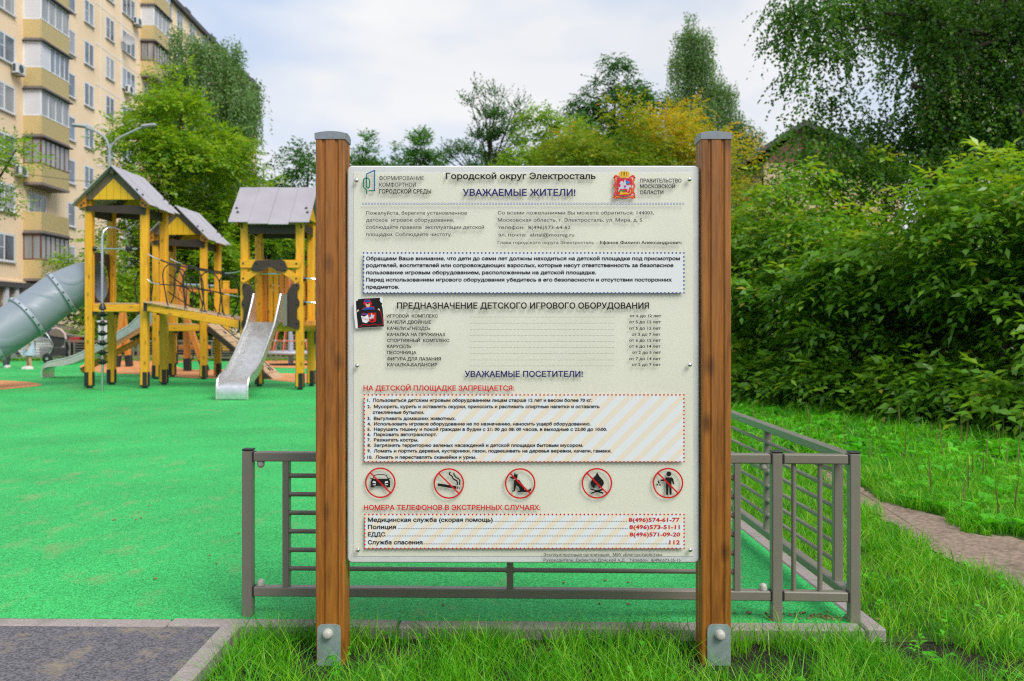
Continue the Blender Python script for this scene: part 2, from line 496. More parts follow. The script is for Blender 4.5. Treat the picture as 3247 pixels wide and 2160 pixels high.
slab('lawn', [(-1.0, -8), (60, -8), (60, 70), (side_edge(FAR_Y) + .08, 70), (side_edge(FAR_Y) + .08, FAR_Y), (EDGE_R.x + .04, EDGE_R.y - .04), (EDGE_R.x + .04, front_edge(1.3) - .05), (-1.0, front_edge(-1) - .05)], -.41, LAWN_Z, M['lawn_base'])
slab('asphalt_path', [(-16, -8), (-1.05, -8), (-1.05, front_edge(-1.05) - .05), (-16, front_edge(-16) - .05)], -.41, -.004, M['asphalt'])
slab('grass_verge', [(-60, FAR_Y), (side_edge(FAR_Y) + .07, FAR_Y), (side_edge(FAR_Y) + .07, 27.9), (-60, 27.9)], -.41, -.04, M['lawn_base'])
slab('road', [(-60, 27.95), (-.4, 27.95), (-.4, 36), (-60, 36)], -.415, -.35, M['road'])
slab('far_lawn', [(-60, 36.02), (-.4, 36.02), (-.4, 70), (-60, 70)], -.415, -.22, M['earth'])

# concrete kerb stones, each a piece of the kerb
kerb = thing('kerb', 'grey concrete kerb', 'kerb'); del kerb['category']; kerb['kind'] = 'structure'
rk = random.Random(3)
def kerb_run(a, b, n, wside):
    a, b = Vector(a), Vector(b); d = (b - a) / n; u = d.normalized(); w = Vector((u.y, -u.x)) * wside
    for i in range(n):
        p = a + d * i + u * .003; q = a + d * (i + 1) - u * .003
        z = rk.uniform(-.003, .002)
        mb = MB().box(((p.x + q.x) / 2 + w.x * KW / 2, (p.y + q.y) / 2 + w.y * KW / 2, -.12 + z), ((q - p).length, KW - .003, .25), Matrix.Rotation(math.atan2(u.y, u.x), 3, 'Z'), .007)
        obj('kerb_stone', mb, M['concrete'], kerb)
kerb_run((-8.0, front_edge(-8) - .002), (-1.28, front_edge(-1.28) - .002), 7, 1)
kerb_run((-1.28, front_edge(-1.28) - .002), (EDGE_R.x, EDGE_R.y - .002), 3, 1)
kerb_run((-1.075, 3.262), (-1.075, -.75), 4, -1)
kerb_run((EDGE_R.x + .002, EDGE_R.y - KW), (side_edge(13.3) + .002, 13.22), 10, 1)

# orange areas of the rubber
def patch(pts, z=.004):
    n = len(pts); out = []
    for i in range(n):                                    # rounded outline
        p0, p1, p2, p3 = [Vector(pts[(i + k) % n]) for k in (-1, 0, 1, 2)]
        for t in (0, .25, .5, .75):
            out.append(.5 * (2 * p1 + (p2 - p0) * t + (2 * p0 - 5 * p1 + 4 * p2 - p3) * t * t + (3 * p1 - p0 - 3 * p2 + p3) * t ** 3))
    return struct('orange_patch', MB().poly([(p.x, p.y, z) for p in out]), M['rubber_orange'])
def patch_px(px): return patch([gp(x, y).to_2d() for x, y in px])
patch_px([(-140, 1219), (-40, 1236), (70, 1230), (133, 1221), (90, 1212), (-20, 1206), (-120, 1208)])
patch_px([(252, 1163), (330, 1183), (440, 1187), (560, 1196), (650, 1200), (745, 1196), (748, 1174), (660, 1173), (580, 1170), (560, 1152), (640, 1144), (700, 1143), (760, 1142), (750, 1132), (640, 1131), (540, 1127), (430, 1130), (330, 1142)])
patch_px([(722, 1150), (742, 1156), (790, 1152), (792, 1144), (745, 1144)])
patch_px([(780, 1192), (860, 1205), (960, 1214), (1100, 1212), (1200, 1200), (1100, 1188), (960, 1186), (850, 1184)])
patch_px([(800, 1160), (880, 1166), (1000, 1168), (1120, 1160), (1100, 1140), (960, 1136), (850, 1140)])

path_near = [(2560, 1490), (2650, 1540), (2737, 1607), (2825, 1661), (2892, 1708), (2980, 1756), (3115, 1830), (3247, 1884)]
path_far = [(3247, 1715), (3061, 1695), (2994, 1641), (2858, 1614), (2765, 1572), (2723, 1546), (2650, 1500), (2580, 1470)]
PATH = [gp(x, y, LAWN_Z).to_2d() for x, y in path_near] + [Vector((2.9, 3.0)), Vector((4.2, 3.3))] + [gp(x, y, LAWN_Z).to_2d() for x, y in path_far]
rp = random.Random(8)
pp = []
for i, p in enumerate(PATH):
    q = PATH[(i + 1) % len(PATH)]
    for t in np.linspace(0, 1, 8, endpoint=False):
        a = p.lerp(q, t); pp.append((a.x + rp.uniform(-.03, .03), a.y + rp.uniform(-.05, .05), LAWN_Z + .006))
struct('dirt_path', MB().poly(pp), M['dirt'])
mb = MB()
bl = [(-.99 + .0, front_edge(-1) - .08), (1.28, front_edge(1.28) - .08), (1.75, 3.22), (1.75, 2.3), (-.99, 2.3)]
struct('soil', MB().poly([(x, y, LAWN_Z + .004) for x, y in bl]), M['soil'])

# ------------------------------------------------------------------ metal fence at the front
fence = thing('metal_fence', 'low grey-green metal fence with round bars standing behind the notice board', 'fence', (-1.0, 3.37, 0))
FM = M['fence']
PW = .040
def fence_post(p, h=.632):
    a = Matrix.Rotation(-.0185, 3, 'Z')
    o = obj('post', MB().box((p[0], p[1], h / 2 - .02), (PW, PW, h + .04), a, .004), FM, fence)
    obj('post_cap', MB().box((p[0], p[1], h + .004), (PW + .001, PW + .001, .007), a, .002), M['cap_black'], o)
    return o
def fence_panel(a, b, stiles, bars, vertical=False, ztop=.592, zbot=.077, nuts=True):
    """a,b post centres; rails run between their faces"""
    a, b = Vector(a), Vector(b); u = (b - a).normalized(); L = (b - a).length
    A, B = a + u * (PW / 2 + .004), b - u * (PW / 2 + .004)
    def P(s, z): q = a + u * s; return Vector((q.x, q.y, z))
    rh = .036
    for nm, z in (('top_rail', ztop + rh / 2), ('bottom_rail', zbot + rh / 2)):
        r = obj(nm, MB().bar((A.x, A.y, z), (B.x, B.y, z), PW, rh, .004), FM, fence)
        for e in (A, B):
            s = 1 if e is A else -1
            obj('end_collar', MB().box((e.x - u.x * s * .0015, e.y - u.y * s * .0015, z), (.006, PW - .004, rh + .002), Matrix.Rotation(math.atan2(u.y, u.x), 3, 'Z'), .001), M['cap_black'], r)
        if nuts:
            for s in (.048, L - .048):
                zz = z - rh / 2 - .001 if nm == 'top_rail' else z + rh / 2 + .001
                sg = -1 if nm == 'top_rail' else 1
                prof = [(.0145, 0), (.0145, .014), (.012, .020), (.007, .0245), (.002, .026)]
                obj('nut_cap', MB().lathe([(r_, h * sg) for r_, h in prof], P(s, zz), n=14), M['nut_cap'], r, True)
    z0, z1 = zbot + rh, ztop
    R = Matrix.Rotation(math.atan2(u.y, u.x), 3, 'Z')
    for s in stiles:
        p = P(s, (z0 + z1) / 2)
        obj('stile', MB().box(p, (.025, .036, z1 - z0 + .004), R, .0025), FM, fence)
    if vertical:
        for s in bars:
            obj('round_bar', MB().tube([P(s, z0 - .002), P(s, z1 + .002)], .0095, 12), FM, fence, True)
    else:
        ss = sorted(stiles)
        for s0, s1 in zip(ss[:-1], ss[1:]):
            for z in bars:
                mbb = MB().tube([P(s0 + .012, z), P(s0 + .016, z), P(s0 + .019, z), P(s1 - .019, z), P(s1 - .016, z), P(s1 - .012, z)], [.0125, .0115, .0092, .0092, .0115, .0125], 12)
                obj('round_bar', mbb, FM, fence, True)
zb = [.536, .465, .394, .323, .252, .181]
F0 = gp(783, 1956).to_2d() + Vector((.0, PW / 2)); F1 = gp(2466, 1972).to_2d() + Vector((0, PW / 2)); F2 = gp(2713, 1977).to_2d() + Vector((-.0, PW / 2))
side_u = SIDE.normalized()
sp = [F2 + side_u * 2.02 * k for k in range(0, 4)]
for p in [F0, F1, F2] + sp[1:]: fence_post(p)
L0 = (F1 - F0).length
fence_panel(F0, F1, [.148, L0 / 2, L0 - .148], zb)
fence_panel(F1, F2, [], [.065, .162], vertical=True, nuts=False)
for a, b in zip(sp[:-1], sp[1:]):
    fence_panel(a, b, [.15, 1.01, 2.02 - .15], zb)

# ------------------------------------------------------------------ notice board
SY = 3.0
board = thing('notice_board', 'large cream notice board with rules in Russian between two brown wooden posts', 'notice board', (.04, 3.05, LAWN_Z))
def grooved_profile(w, g=.0075, dp=.0055):
    """square post section with two V grooves in each face and eased corners"""
    h = w / 2; c = .006
    side = [(-h + c, -h), (-.225 * w - g, -h), (-.225 * w - g * .3, -h + dp), (-.225 * w + g * .3, -h + dp), (-.225 * w + g, -h),
            (.225 * w - g, -h), (.225 * w - g * .3, -h + dp), (.225 * w + g * .3, -h + dp), (.225 * w + g, -h), (h - c, -h), (h - c * .3, -h + c * .3)]
    out = []
    for k in range(4):
        ca, sa = cos(k * pi / 2), sin(k * pi / 2)
        out += [(x * ca - y * sa, x * sa + y * ca) for x, y in side]
    return out
def sign_post(xc, w, plate_px, bolt_px):
    y = SY + w / 2
    p = obj('post', MB().prism(grooved_profile(w), lambda u, v, d: (xc + u, y + v, d), LAWN_Z - .1, 1.750), M['post_wood'], board)
    hw = w / 2 + .0025
    mb = MB(); n = 10; vs = []; 
    for j in range(n + 1):
        for i in range(n + 1):
            a, b_ = -1 + 2 * i / n, -1 + 2 * j / n
            vs.append((xc + a * hw, y + b_ * hw, 1.7675 + .0085 * (1 - a * a) * .8 + .0085 * (1 - b_ * b_) * .8 - .002))
    fs = [(j * (n + 1) + i, j * (n + 1) + i + 1, (j + 1) * (n + 1) + i + 1, (j + 1) * (n + 1) + i) for j in range(n) for i in range(n)]
    rim = [i for i in range(n + 1)] + [j * (n + 1) + n for j in range(1, n + 1)] + [n * (n + 1) + i for i in range(n - 1, -1, -1)] + [j * (n + 1) for j in range(n - 1, 0, -1)]
    b0 = len(vs); vs += [(vs[i][0], vs[i][1], 1.7455) for i in rim]
    k = len(rim)
    fs += [(b0 + i, b0 + (i + 1) % k, rim[(i + 1) % k], rim[i]) for i in range(k)]
    fs.append(tuple(range(b0, b0 + k))[::-1])
    mb.add(vs, fs)
    obj('post_cap', mb, M['cap_grey'], p, True)
    x0, x1 = [(q - CX) / FPX * SY for q in plate_px]
    zt = .098; r = .018; pts = []
    for cx_, s in ((x1 - r, 0), (x0 + r, 1)):
        for t in range(6):
            a = (t / 5 + s) * pi / 2
            pts.append((cx_ + r * cos(a), zt - r + r * sin(a)))
    pts += [(x0, LAWN_Z - .06), (x1, LAWN_Z - .06)]
    pl = obj('base_plate', MB().prism(pts, lambda u, v, d: (u, d, v), SY - .0065, SY - .0005), M['galv'], p)
    bx = (bolt_px[0] - CX) / FPX * SY; bz = CAM_H - (bolt_px[1] - CY) / FPX * SY
    obj('bolt_cap', MB().lathe([(.0175, 0), (.0175, .006), (.0160, .0075), (.0160, .010), (.0150, .016), (.012, .0195), (.006, .021), (.0015, .0213)], (bx, SY - .0065, bz), Matrix.Rotation(pi / 2, 3, 'X'), 20), M['nut_cap'], pl, True)
    return p
sign_post((1046.5 - CX) / FPX * SY, .0995, (1007, 1081), (1041, 2007))
sign_post((2272 - CX) / FPX * SY, .1015, (2242, 2316), (2281, 2011))

BX0, BX1, BZ0, BZ1 = -.5635, .6405, .300, 1.6585
def rrect(x0, x1, z0, z1, r, n=6):
    pts = []
    for cx_, cz_, k in ((x1 - r, z0 + r, -1), (x1 - r, z1 - r, 0), (x0 + r, z1 - r, 1), (x0 + r, z0 + r, 2)):
        for t in range(n + 1):
            a = (k + t / n) * pi / 2
            pts.append((cx_ + r * cos(a), cz_ + r * sin(a)))
    return pts
def slab_front(mb, x0, x1, z0, z1, r, yf, yb, bev):
    """rounded board with an eased front rim, front towards -y"""
    a = rrect(x0 + bev, x1 - bev, z0 + bev, z1 - bev, max(r - bev, .001)); b_ = rrect(x0, x1, z0, z1, r)
    n = len(a)
    vs = [(x, yf, z) for x, z in a] + [(x, yf + bev, z) for x, z in b_] + [(x, yb, z) for x, z in b_]
    fs = [tuple(range(n))]
    for k in range(n):
        k2 = (k + 1) % n
        fs += [(k, n + k, n + k2, k2), (n + k, 2 * n + k, 2 * n + k2, n + k2)]
    fs.append(tuple(range(2 * n, 3 * n))[::-1])
    return mb.add(vs, fs)
YB = SY + .0195                                            # face of the board
panel = obj('board_panel', slab_front(MB(), BX0, BX1, BZ0, BZ1, .018, YB, YB + .026, .004), M['board_edge'], board)
obj('backing_sheet', MB().box(((BX0 + BX1) / 2, YB - .001, (BZ0 + BZ1) / 2), (BX1 - BX0 - .044, .0012, BZ1 - BZ0 - .048)), M['board_face'], panel)
YA = SY + .0085                                           # front of the clear sheet
sheet = obj('clear_sheet', slab_front(MB(), BX0 + .001, BX1 - .001, BZ0 + .001, BZ1 - .001, .017, YA, YA + .0035, .001), [M['acrylic'], M['acrylic_rear']], board)
for p_ in sheet.data.polygons: p_.material_index = 0 if p_.normal.y < -.9 else 1
for px, py in ((1130, 572), (2186, 569), (1132, 1159.5), (2187, 1157), (1134.6, 1744.5), (2188.6, 1744.5)):
    p = at(px, py, SY + .005)
    obj('screw', MB().lathe([(.0078, 0), (.0078, .001), (.0070, .0032), (.0050, .0052), (.0025, .0063), (.0005, .0066)], (p.x, YA - .0012, p.z), Matrix.Rotation(pi / 2, 3, 'X'), 16), M['chrome'], board, True)

# print on the clear sheet -------------------------------------------------
PR = {'t': (.57276, 1000, 400), 'm': (.57276, 1000, 900), 'b': (.57276, 1000, 1400)}
def uv(reg, x, y):
    s, ox, oy = PR[reg]
    return ((ox + x * s - CX) / FPX * SY, CAM_H - (oy + y * s - CY) / FPX * SY)
L_BACK, L_STRIPE, L_INK, L_INK2, L_INK3, L_INK4 = [YA - d for d in (.0003, .0006, .0010, .0013, .0016, .0019)]
FACTOR = 1.0
TEXTS = []
def T(reg, s, x0, x1, base, cap, m='ink_black', bold=True):
    TEXTS.append((reg, s, x0, x1, base, cap, m, bold))
t = 't'
T(t, 'ФОРМИРОВАНИЕ', 351, 600, 297, 23, 'ink_dark', False); T(t, 'КОМФОРТНОЙ', 351, 555, 334, 23, 'ink_dark', False); T(t, 'ГОРОДСКОЙ СРЕДЫ', 351, 640, 371, 24)
T(t, 'Городской округ Электросталь', 721, 1553, 291, 35); T(t, 'УВАЖАЕМЫЕ ЖИТЕЛИ!', 815, 1441, 384, 38, 'ink_navy')
T(t, 'ПРАВИТЕЛЬСТВО', 1799, 2029, 310, 21, 'ink_dark'); T(t, 'МОСКОВСКОЙ', 1799, 1994, 342, 21, 'ink_dark'); T(t, 'ОБЛАСТИ', 1799, 1929, 375, 21, 'ink_dark')
for s, x1, b_ in (('Пожалуйста, берегите установленное', 839, 489), ('детское  игровое оборудование,', 767, 528), ('соблюдайте правила  эксплуатации детской', 934, 568), ('площадки. Соблюдайте чистоту.', 755, 608)):
    T(t, s, 279, x1, b_, 20, 'ink_dark', False)
for s, x1, b_ in (('Со всеми пожеланиями Вы можете обратиться: 144003,', 1877, 488), ('Московская область, г. Электросталь, ул. Мира, д. 5', 1811, 528), ('телефон:  8(496)573-64-62', 1413, 569), ('эл. почта:  elstal@mosreg.ru', 1434, 610)):
    T(t, s, 1010, x1, b_, 20, 'ink_dark', False)
T(t, 'Глава городского округа Электросталь –', 1009, 1567, 652, 17, 'ink_dark', False); T(t, 'Ефанов Филипп Александрович', 1576, 2029, 652, 17)
for s, x1, b_ in (('Обращаем Ваше внимание, что дети до семи лет должны находиться на детской площадке под присмотром', 2021, 741), ('родителей, воспитателей или сопровождающих взрослых, которые несут ответственность за безопасное', 1985, 779),
                  ('пользование игровым оборудованием, расположенным на детской площадке.', 1556, 819), ('Перед использованием игрового оборудования убедитесь в его безопасности и отсутствии посторонних', 1976, 859), ('предметов.', 463, 899)):
    T(t, s, 279, x1, b_, 20)
t = 'm'
T(t, 'ПРЕДНАЗНАЧЕНИЕ ДЕТСКОГО ИГРОВОГО ОБОРУДОВАНИЯ', 450, 1849, 137, 34)
for s, x0, x1, b_, age, a0, a1 in (('ИГРОВОЙ  КОМПЛЕКС', 393, 678, 187, 'от 6 до 12 лет', 1742, 1917), ('КАЧЕЛИ ДВОЙНЫЕ', 394, 640, 221, 'от 5 до 12 лет', 1739, 1914), ('КАЧЕЛИ «ГНЕЗДО»', 395, 636, 256, 'от 5 до 12 лет', 1739, 1914),
                                   ('КАЧАЛКА НА ПРУЖИНАХ', 395, 720, 290, 'от 3 до 7 лет', 1753, 1912), ('СПОРТИВНЫЙ  КОМПЛЕКС', 395, 741, 323, 'от 6 до 12 лет', 1739, 1914), ('КАРУСЕЛЬ', 395, 529, 356, 'от 6 до 14 лет', 1738, 1913),
                                   ('ПЕСОЧНИЦА', 395, 558, 390, 'от 2 до 5 лет', 1756, 1915), ('ФИГУРА ДЛЯ ЛАЗАНИЯ', 396, 694, 425, 'от 7 до 14 лет', 1739, 1914), ('КАЧАЛКА-БАЛАНСИР', 396, 674, 458, 'от 2 до 7 лет', 1754, 1913)):
    T(t, s, x0, x1, b_, 18); T(t, age, a0, a1, b_ - 2, 16); T(t, '.' * 108, 858, 1652, b_ - 1, 16)
T(t, 'УВАЖАЕМЫЕ ПОСЕТИТЕЛИ!', 826, 1482, 516, 33, 'ink_navy'); T(t, 'НА ДЕТСКОЙ ПЛОЩАДКЕ ЗАПРЕЩАЕТСЯ:', 264, 1101, 592, 28, 'ink_red')
for s, x0, x1, b_ in (('1.  Пользоваться детским игровым оборудованием лицам старше 12 лет и весом более 70 кг.', 286, 1534, 654), ('2.  Мусорить, курить и оставлять окурки, приносить и распивать спиртные напитки и оставлять', 286, 1575, 689), ('стеклянные бутылки.', 316, 602, 721),
                      ('3.  Выгуливать домашних животных.', 286, 776, 755), ('4.  Использовать игровое оборудование не по назначению, наносить ущерб оборудованию.', 286, 1525, 785), ('5.  Нарушать тишину и покой граждан в будни с 21: 00 до 08: 00 часов, в выходные с 22:00 до 10:00.', 286, 1616, 815),
                      ('6.  Парковать автотранспорт.', 286, 672, 844), ('7.  Разжигать костры.', 286, 569, 874), ('8.  Загрязнять территорию зеленых насаждений и детской площадки бытовым мусором.', 286, 1484, 904),
                      ('9.  Ломать и портить деревья, кустарники, газон, подвешивать на деревья веревки, качели, гамаки.', 286, 1641, 935), ('10.  Ломать и переставлять скамейки и урны.', 286, 891, 970)):
    T(t, s, x0, x1, b_, 18)
t = 'b'
T(t, 'НОМЕРА ТЕЛЕФОНОВ В ЭКСТРЕННЫХ СЛУЧАЯХ:', 266, 1247, 382, 28, 'ink_red')
for s, x1, b_, d0, d1, num, n0, n1, nd in (('Медицинская служба (скорая помощь)', 982, 447, 987, 1725, '8(496)574-61-77', 1736, 2019, 80), ('Полиция', 445, 487, 457, 1728, '8(496)573-51-11', 1740, 2020, 138), ('ЕДДС', 385, 528, 388, 1730, '8(496)571-09-20', 1741, 2022, 146), ('Служба спасения', 592, 572, 595, 1957, '112', 1962, 2021, 148)):
    T(t, s, 289, x1, b_, 23); T(t, num, n0, n1, b_, 23, 'ink_red'); T(t, '.' * nd, d0, d1, b_, 23)
T(t, 'Эксплуатирующая организация:  МБУ «Благоустройство»', 1264, 1923, 637, 16, 'ink_dark', False); T(t, 'Руководитель: Директор Донской А.Д.   Телефон:  8(496)573-35-15', 1264, 2024, 668, 16, 'ink_dark', False)

from mathutils.geometry import delaunay_2d_cdt
def fill_outline(me, fat):
    """fills the overlapping outlines of a line of text by their winding number"""
    a = np.empty(len(me.vertices) * 3); me.vertices.foreach_get('co', a); a = a.reshape(-1, 3)[:, :2]
    ed = np.empty(len(me.edges) * 2, dtype=np.int32); me.edges.foreach_get('vertices', ed); ed = ed.reshape(-1, 2)
    # outlines run as consecutive vertices; move them outwards to make the stroke heavier
    prv, nxt = np.arange(len(a)) - 1, np.arange(len(a)) + 1
    brk = np.ones(len(a), bool); lo_, hi_ = np.minimum(ed[:, 0], ed[:, 1]), np.maximum(ed[:, 0], ed[:, 1])
    brk[hi_[hi_ - lo_ == 1]] = False
    st0 = np.nonzero(brk)[0]; en0 = np.append(st0[1:], len(a)) - 1
    prv[st0] = en0; nxt[en0] = st0
    area = [0.5 * np.sum(a[s:e + 1, 0] * a[nxt[s:e + 1], 1] - a[nxt[s:e + 1], 0] * a[s:e + 1, 1]) for s, e in zip(st0, en0)]
    xs_ = [(a[s:e + 1, 0].min(), a[s:e + 1, 0].max()) for s, e in zip(st0, en0)]
    sgn = np.ones((len(a), 1))
    for i, (s, e) in enumerate(zip(st0, en0)):             # each letter turns its outlines its own way: follow its largest one
        w_ = max(xs_[i][1] - xs_[i][0], 1e-6); best = i
        for j in range(len(st0)):
            if min(xs_[i][1], xs_[j][1]) - max(xs_[i][0], xs_[j][0]) > .6 * w_ and abs(area[j]) > abs(area[best]): best = j
        sgn[s:e + 1] = np.sign(area[best])
    def nr(d): d = d / np.maximum(np.linalg.norm(d, axis=1, keepdims=True), 1e-9); return np.stack([d[:, 1], -d[:, 0]], 1) * sgn
    n1, n2 = nr(a - a[prv]), nr(a[nxt] - a)
    k_ = 1 / np.maximum(1 + (n1 * n2).sum(1, keepdims=True), .45)
    a = a + (n1 + n2) * k_ * fat
    V, _, F, _, _, _ = delaunay_2d_cdt([Vector(p) for p in a], [tuple(int(i) for i in q) for q in ed], [], 0, 1e-6)
    V = np.array([tuple(p) for p in V]); F = np.array([f for f in F if len(f) == 3])
    c = V[F].mean(1)
    p, q = a[ed[:, 0]], a[ed[:, 1]]
    # closed outlines list their edges head to tail except for the closing one, which is stored reversed
    flip = np.abs(ed[:, 1] - ed[:, 0]) > 1
    p2 = np.where(flip[:, None], a[np.maximum(ed[:, 0], ed[:, 1])], a[np.minimum(ed[:, 0], ed[:, 1])]); q2 = np.where(flip[:, None], a[np.minimum(ed[:, 0], ed[:, 1])], a[np.maximum(ed[:, 0], ed[:, 1])])
    wnd = np.zeros(len(c), int)
    for k0 in range(0, len(c), 800):
        cc = c[k0:k0 + 800]
        y = cc[:, 1:2]; up = (p2[None, :, 1] <= y) & (q2[None, :, 1] > y); dn = (p2[None, :, 1] > y) & (q2[None, :, 1] <= y)
        cr = (q2[None, :, 0] - p2[None, :, 0]) * (y - p2[None, :, 1]) - (cc[:, 0:1] - p2[None, :, 0]) * (q2[None, :, 1] - p2[None, :, 1])
        wnd[k0:k0 + 800] = (up & (cr > 0)).sum(1) - (dn & (cr < 0)).sum(1)
    return V, F[wnd != 0]
_tmp = []
for reg, s, x0, x1, base, cap, m, bold in TEXTS + [('t', 'Н', 0, 1, 0, 1, 'ink_black', False)]:
    c = bpy.data.curves.new('text', 'FONT'); c.body = s if s[0] != '.' else '.'; c.size = 1.0; c.resolution_u = 2
    c.fill_mode = 'NONE'
    o = bpy.data.objects.new('text', c); COL.objects.link(o); _tmp.append(o)
bpy.context.view_layer.update()
_dg = bpy.context.evaluated_depsgraph_get()
_me = [bpy.data.meshes.new_from_object(o.evaluated_get(_dg)) for o in _tmp]
for o in _tmp:
    c = o.data; bpy.data.objects.remove(o); bpy.data.curves.remove(c)
_filled = []
for me in _me:
    _filled.append(fill_outline(me, .026 if (TEXTS + [('t', 'Н', 0, 1, 0, 1, 'ink_black', False)])[len(_filled)][7] else .011)); bpy.data.meshes.remove(me)
_caph = np.ptp(_filled[-1][0][:, 1])
for (reg, s, x0, x1, base, cap, m, bold), (a, F) in zip(TEXTS, _filled[:-1]):
    X0, Z0 = uv(reg, x0, base); X1, _ = uv(reg, x1, base); _, Z1 = uv(reg, x0, base - cap)
    if s[0] == '.':
        mb = MB(); r = (Z1 - Z0) * .10
        for k in range(len(s)):
            x = X0 + (X1 - X0) * k / (len(s) - 1)
            mb.poly([(x + r * cos(2 * pi * j / 6), L_INK2, Z0 + r + r * sin(2 * pi * j / 6)) for j in range(6)])
        obj('dotted_line', mb, M[m], sheet); continue
    lo, hi = a[:, 0].min(), a[:, 0].max()
    sx = (X1 - X0) / (hi - lo); sz = (Z1 - Z0) / _caph
    mb = MB(); mb.v = [(X0 + (x - lo) * sx, L_INK2, Z0 + z * sz) for x, z in a]; mb.f = [[int(i) for i in f] for f in F]; mb.m = [0] * len(F)
    obj('text_line', mb, M[m], sheet)

def flat(mb, pts, y, mi=0):
    mb.poly([(x, y, z) for x, z in pts], mi)
def disc_pts(x, z, r, n=10): return [(x + r * cos(2 * pi * k / n), z + r * sin(2 * pi * k / n)) for k in range(n)]
def ring(mb, x, z, r0, r1, y, mi=0, n=48):
    a, b_ = disc_pts(x, z, r0, n), disc_pts(x, z, r1, n)
    mb.add([(p[0], y, p[1]) for p in a + b_], [(k, (k + 1) % n, n + (k + 1) % n, n + k) for k in range(n)], mi)
def dotted_frame(reg, xa, ya, xb, yb, nx, ny, m, back, stripes):
    (X0, Z1), (X1, Z0) = uv(reg, xa, ya), uv(reg, xb, yb)
    mb = MB()
    flat(mb, [(X0, Z0), (X1, Z0), (X1, Z1), (X0, Z1)], L_BACK)
    bk = obj('printed_panel', mb, M[back], sheet)
    if stripes:
        mb = MB(); H = Z1 - Z0; pitch = .1045 * .5728 * 1.0
        s = X0 - H
        while s < X1:
            # a slanted band clipped to the panel
            w = pitch * .42
            poly = [(s, Z0), (s + w, Z0), (s + w + H, Z1), (s + H, Z1)]
            def clip(pl, keep, cut):
                out = []
                for i in range(len(pl)):
                    p, q = pl[i], pl[(i + 1) % len(pl)]
                    kp, kq = keep(p), keep(q)
                    if kp: out.append(p)
                    if kp != kq:
                        tt = (cut - p[0]) / (q[0] - p[0]); out.append((cut, p[1] + (q[1] - p[1]) * tt))
                return out
            poly = clip(poly, lambda p: p[0] >= X0, X0)
            if len(poly) > 2: poly = clip(poly, lambda p: p[0] <= X1, X1)
            if len(poly) > 2: flat(mb, poly, L_STRIPE)
            s += pitch
        obj('printed_stripes', mb, M['ink_orange'], sheet)
    mb = MB(); r = .0029
    for i in range(nx):
        for z in (Z0, Z1): flat(mb, disc_pts(X0 + (X1 - X0) * i / (nx - 1), z, r), L_INK)
    for j in range(1, ny - 1):
        for x in (X0, X1): flat(mb, disc_pts(x, Z0 + (Z1 - Z0) * j / (ny - 1), r), L_INK)
    obj('dotted_border', mb, M[m], sheet)
dotted_frame('t', 265, 701, 2043, 923, 85, 11, 'ink_blue', 'ink_panel', False)
dotted_frame('m', 269, 616, 2043, 987, 81, 18, 'ink_red', 'ink_panel', True)
dotted_frame('b', 272, 407, 2044, 595, 81, 10, 'ink_red', 'ink_panel', True)
mb = MB()
for k in range(107):
    x, z = uv('t', 262 + (2038 - 262) * k / 106, 428)
    a, b_ = .0030, .0017
    mb.add([(x + i * r_, L_INK, z + j * r_) for r_ in (b_, a) for i, j in ((-1, -1), (1, -1), (1, 1), (-1, 1))], [(k_, (k_ + 1) % 4, 4 + (k_ + 1) % 4, 4 + k_) for k_ in range(4)], 0)
    flat(mb, [(x + i * b_, z + j * b_) for i, j in ((-1, -1), (1, -1), (1, 1), (-1, 1))], L_INK, 1)
obj('square_border', mb, [M['ink_blue'], M['ink_white']], sheet)

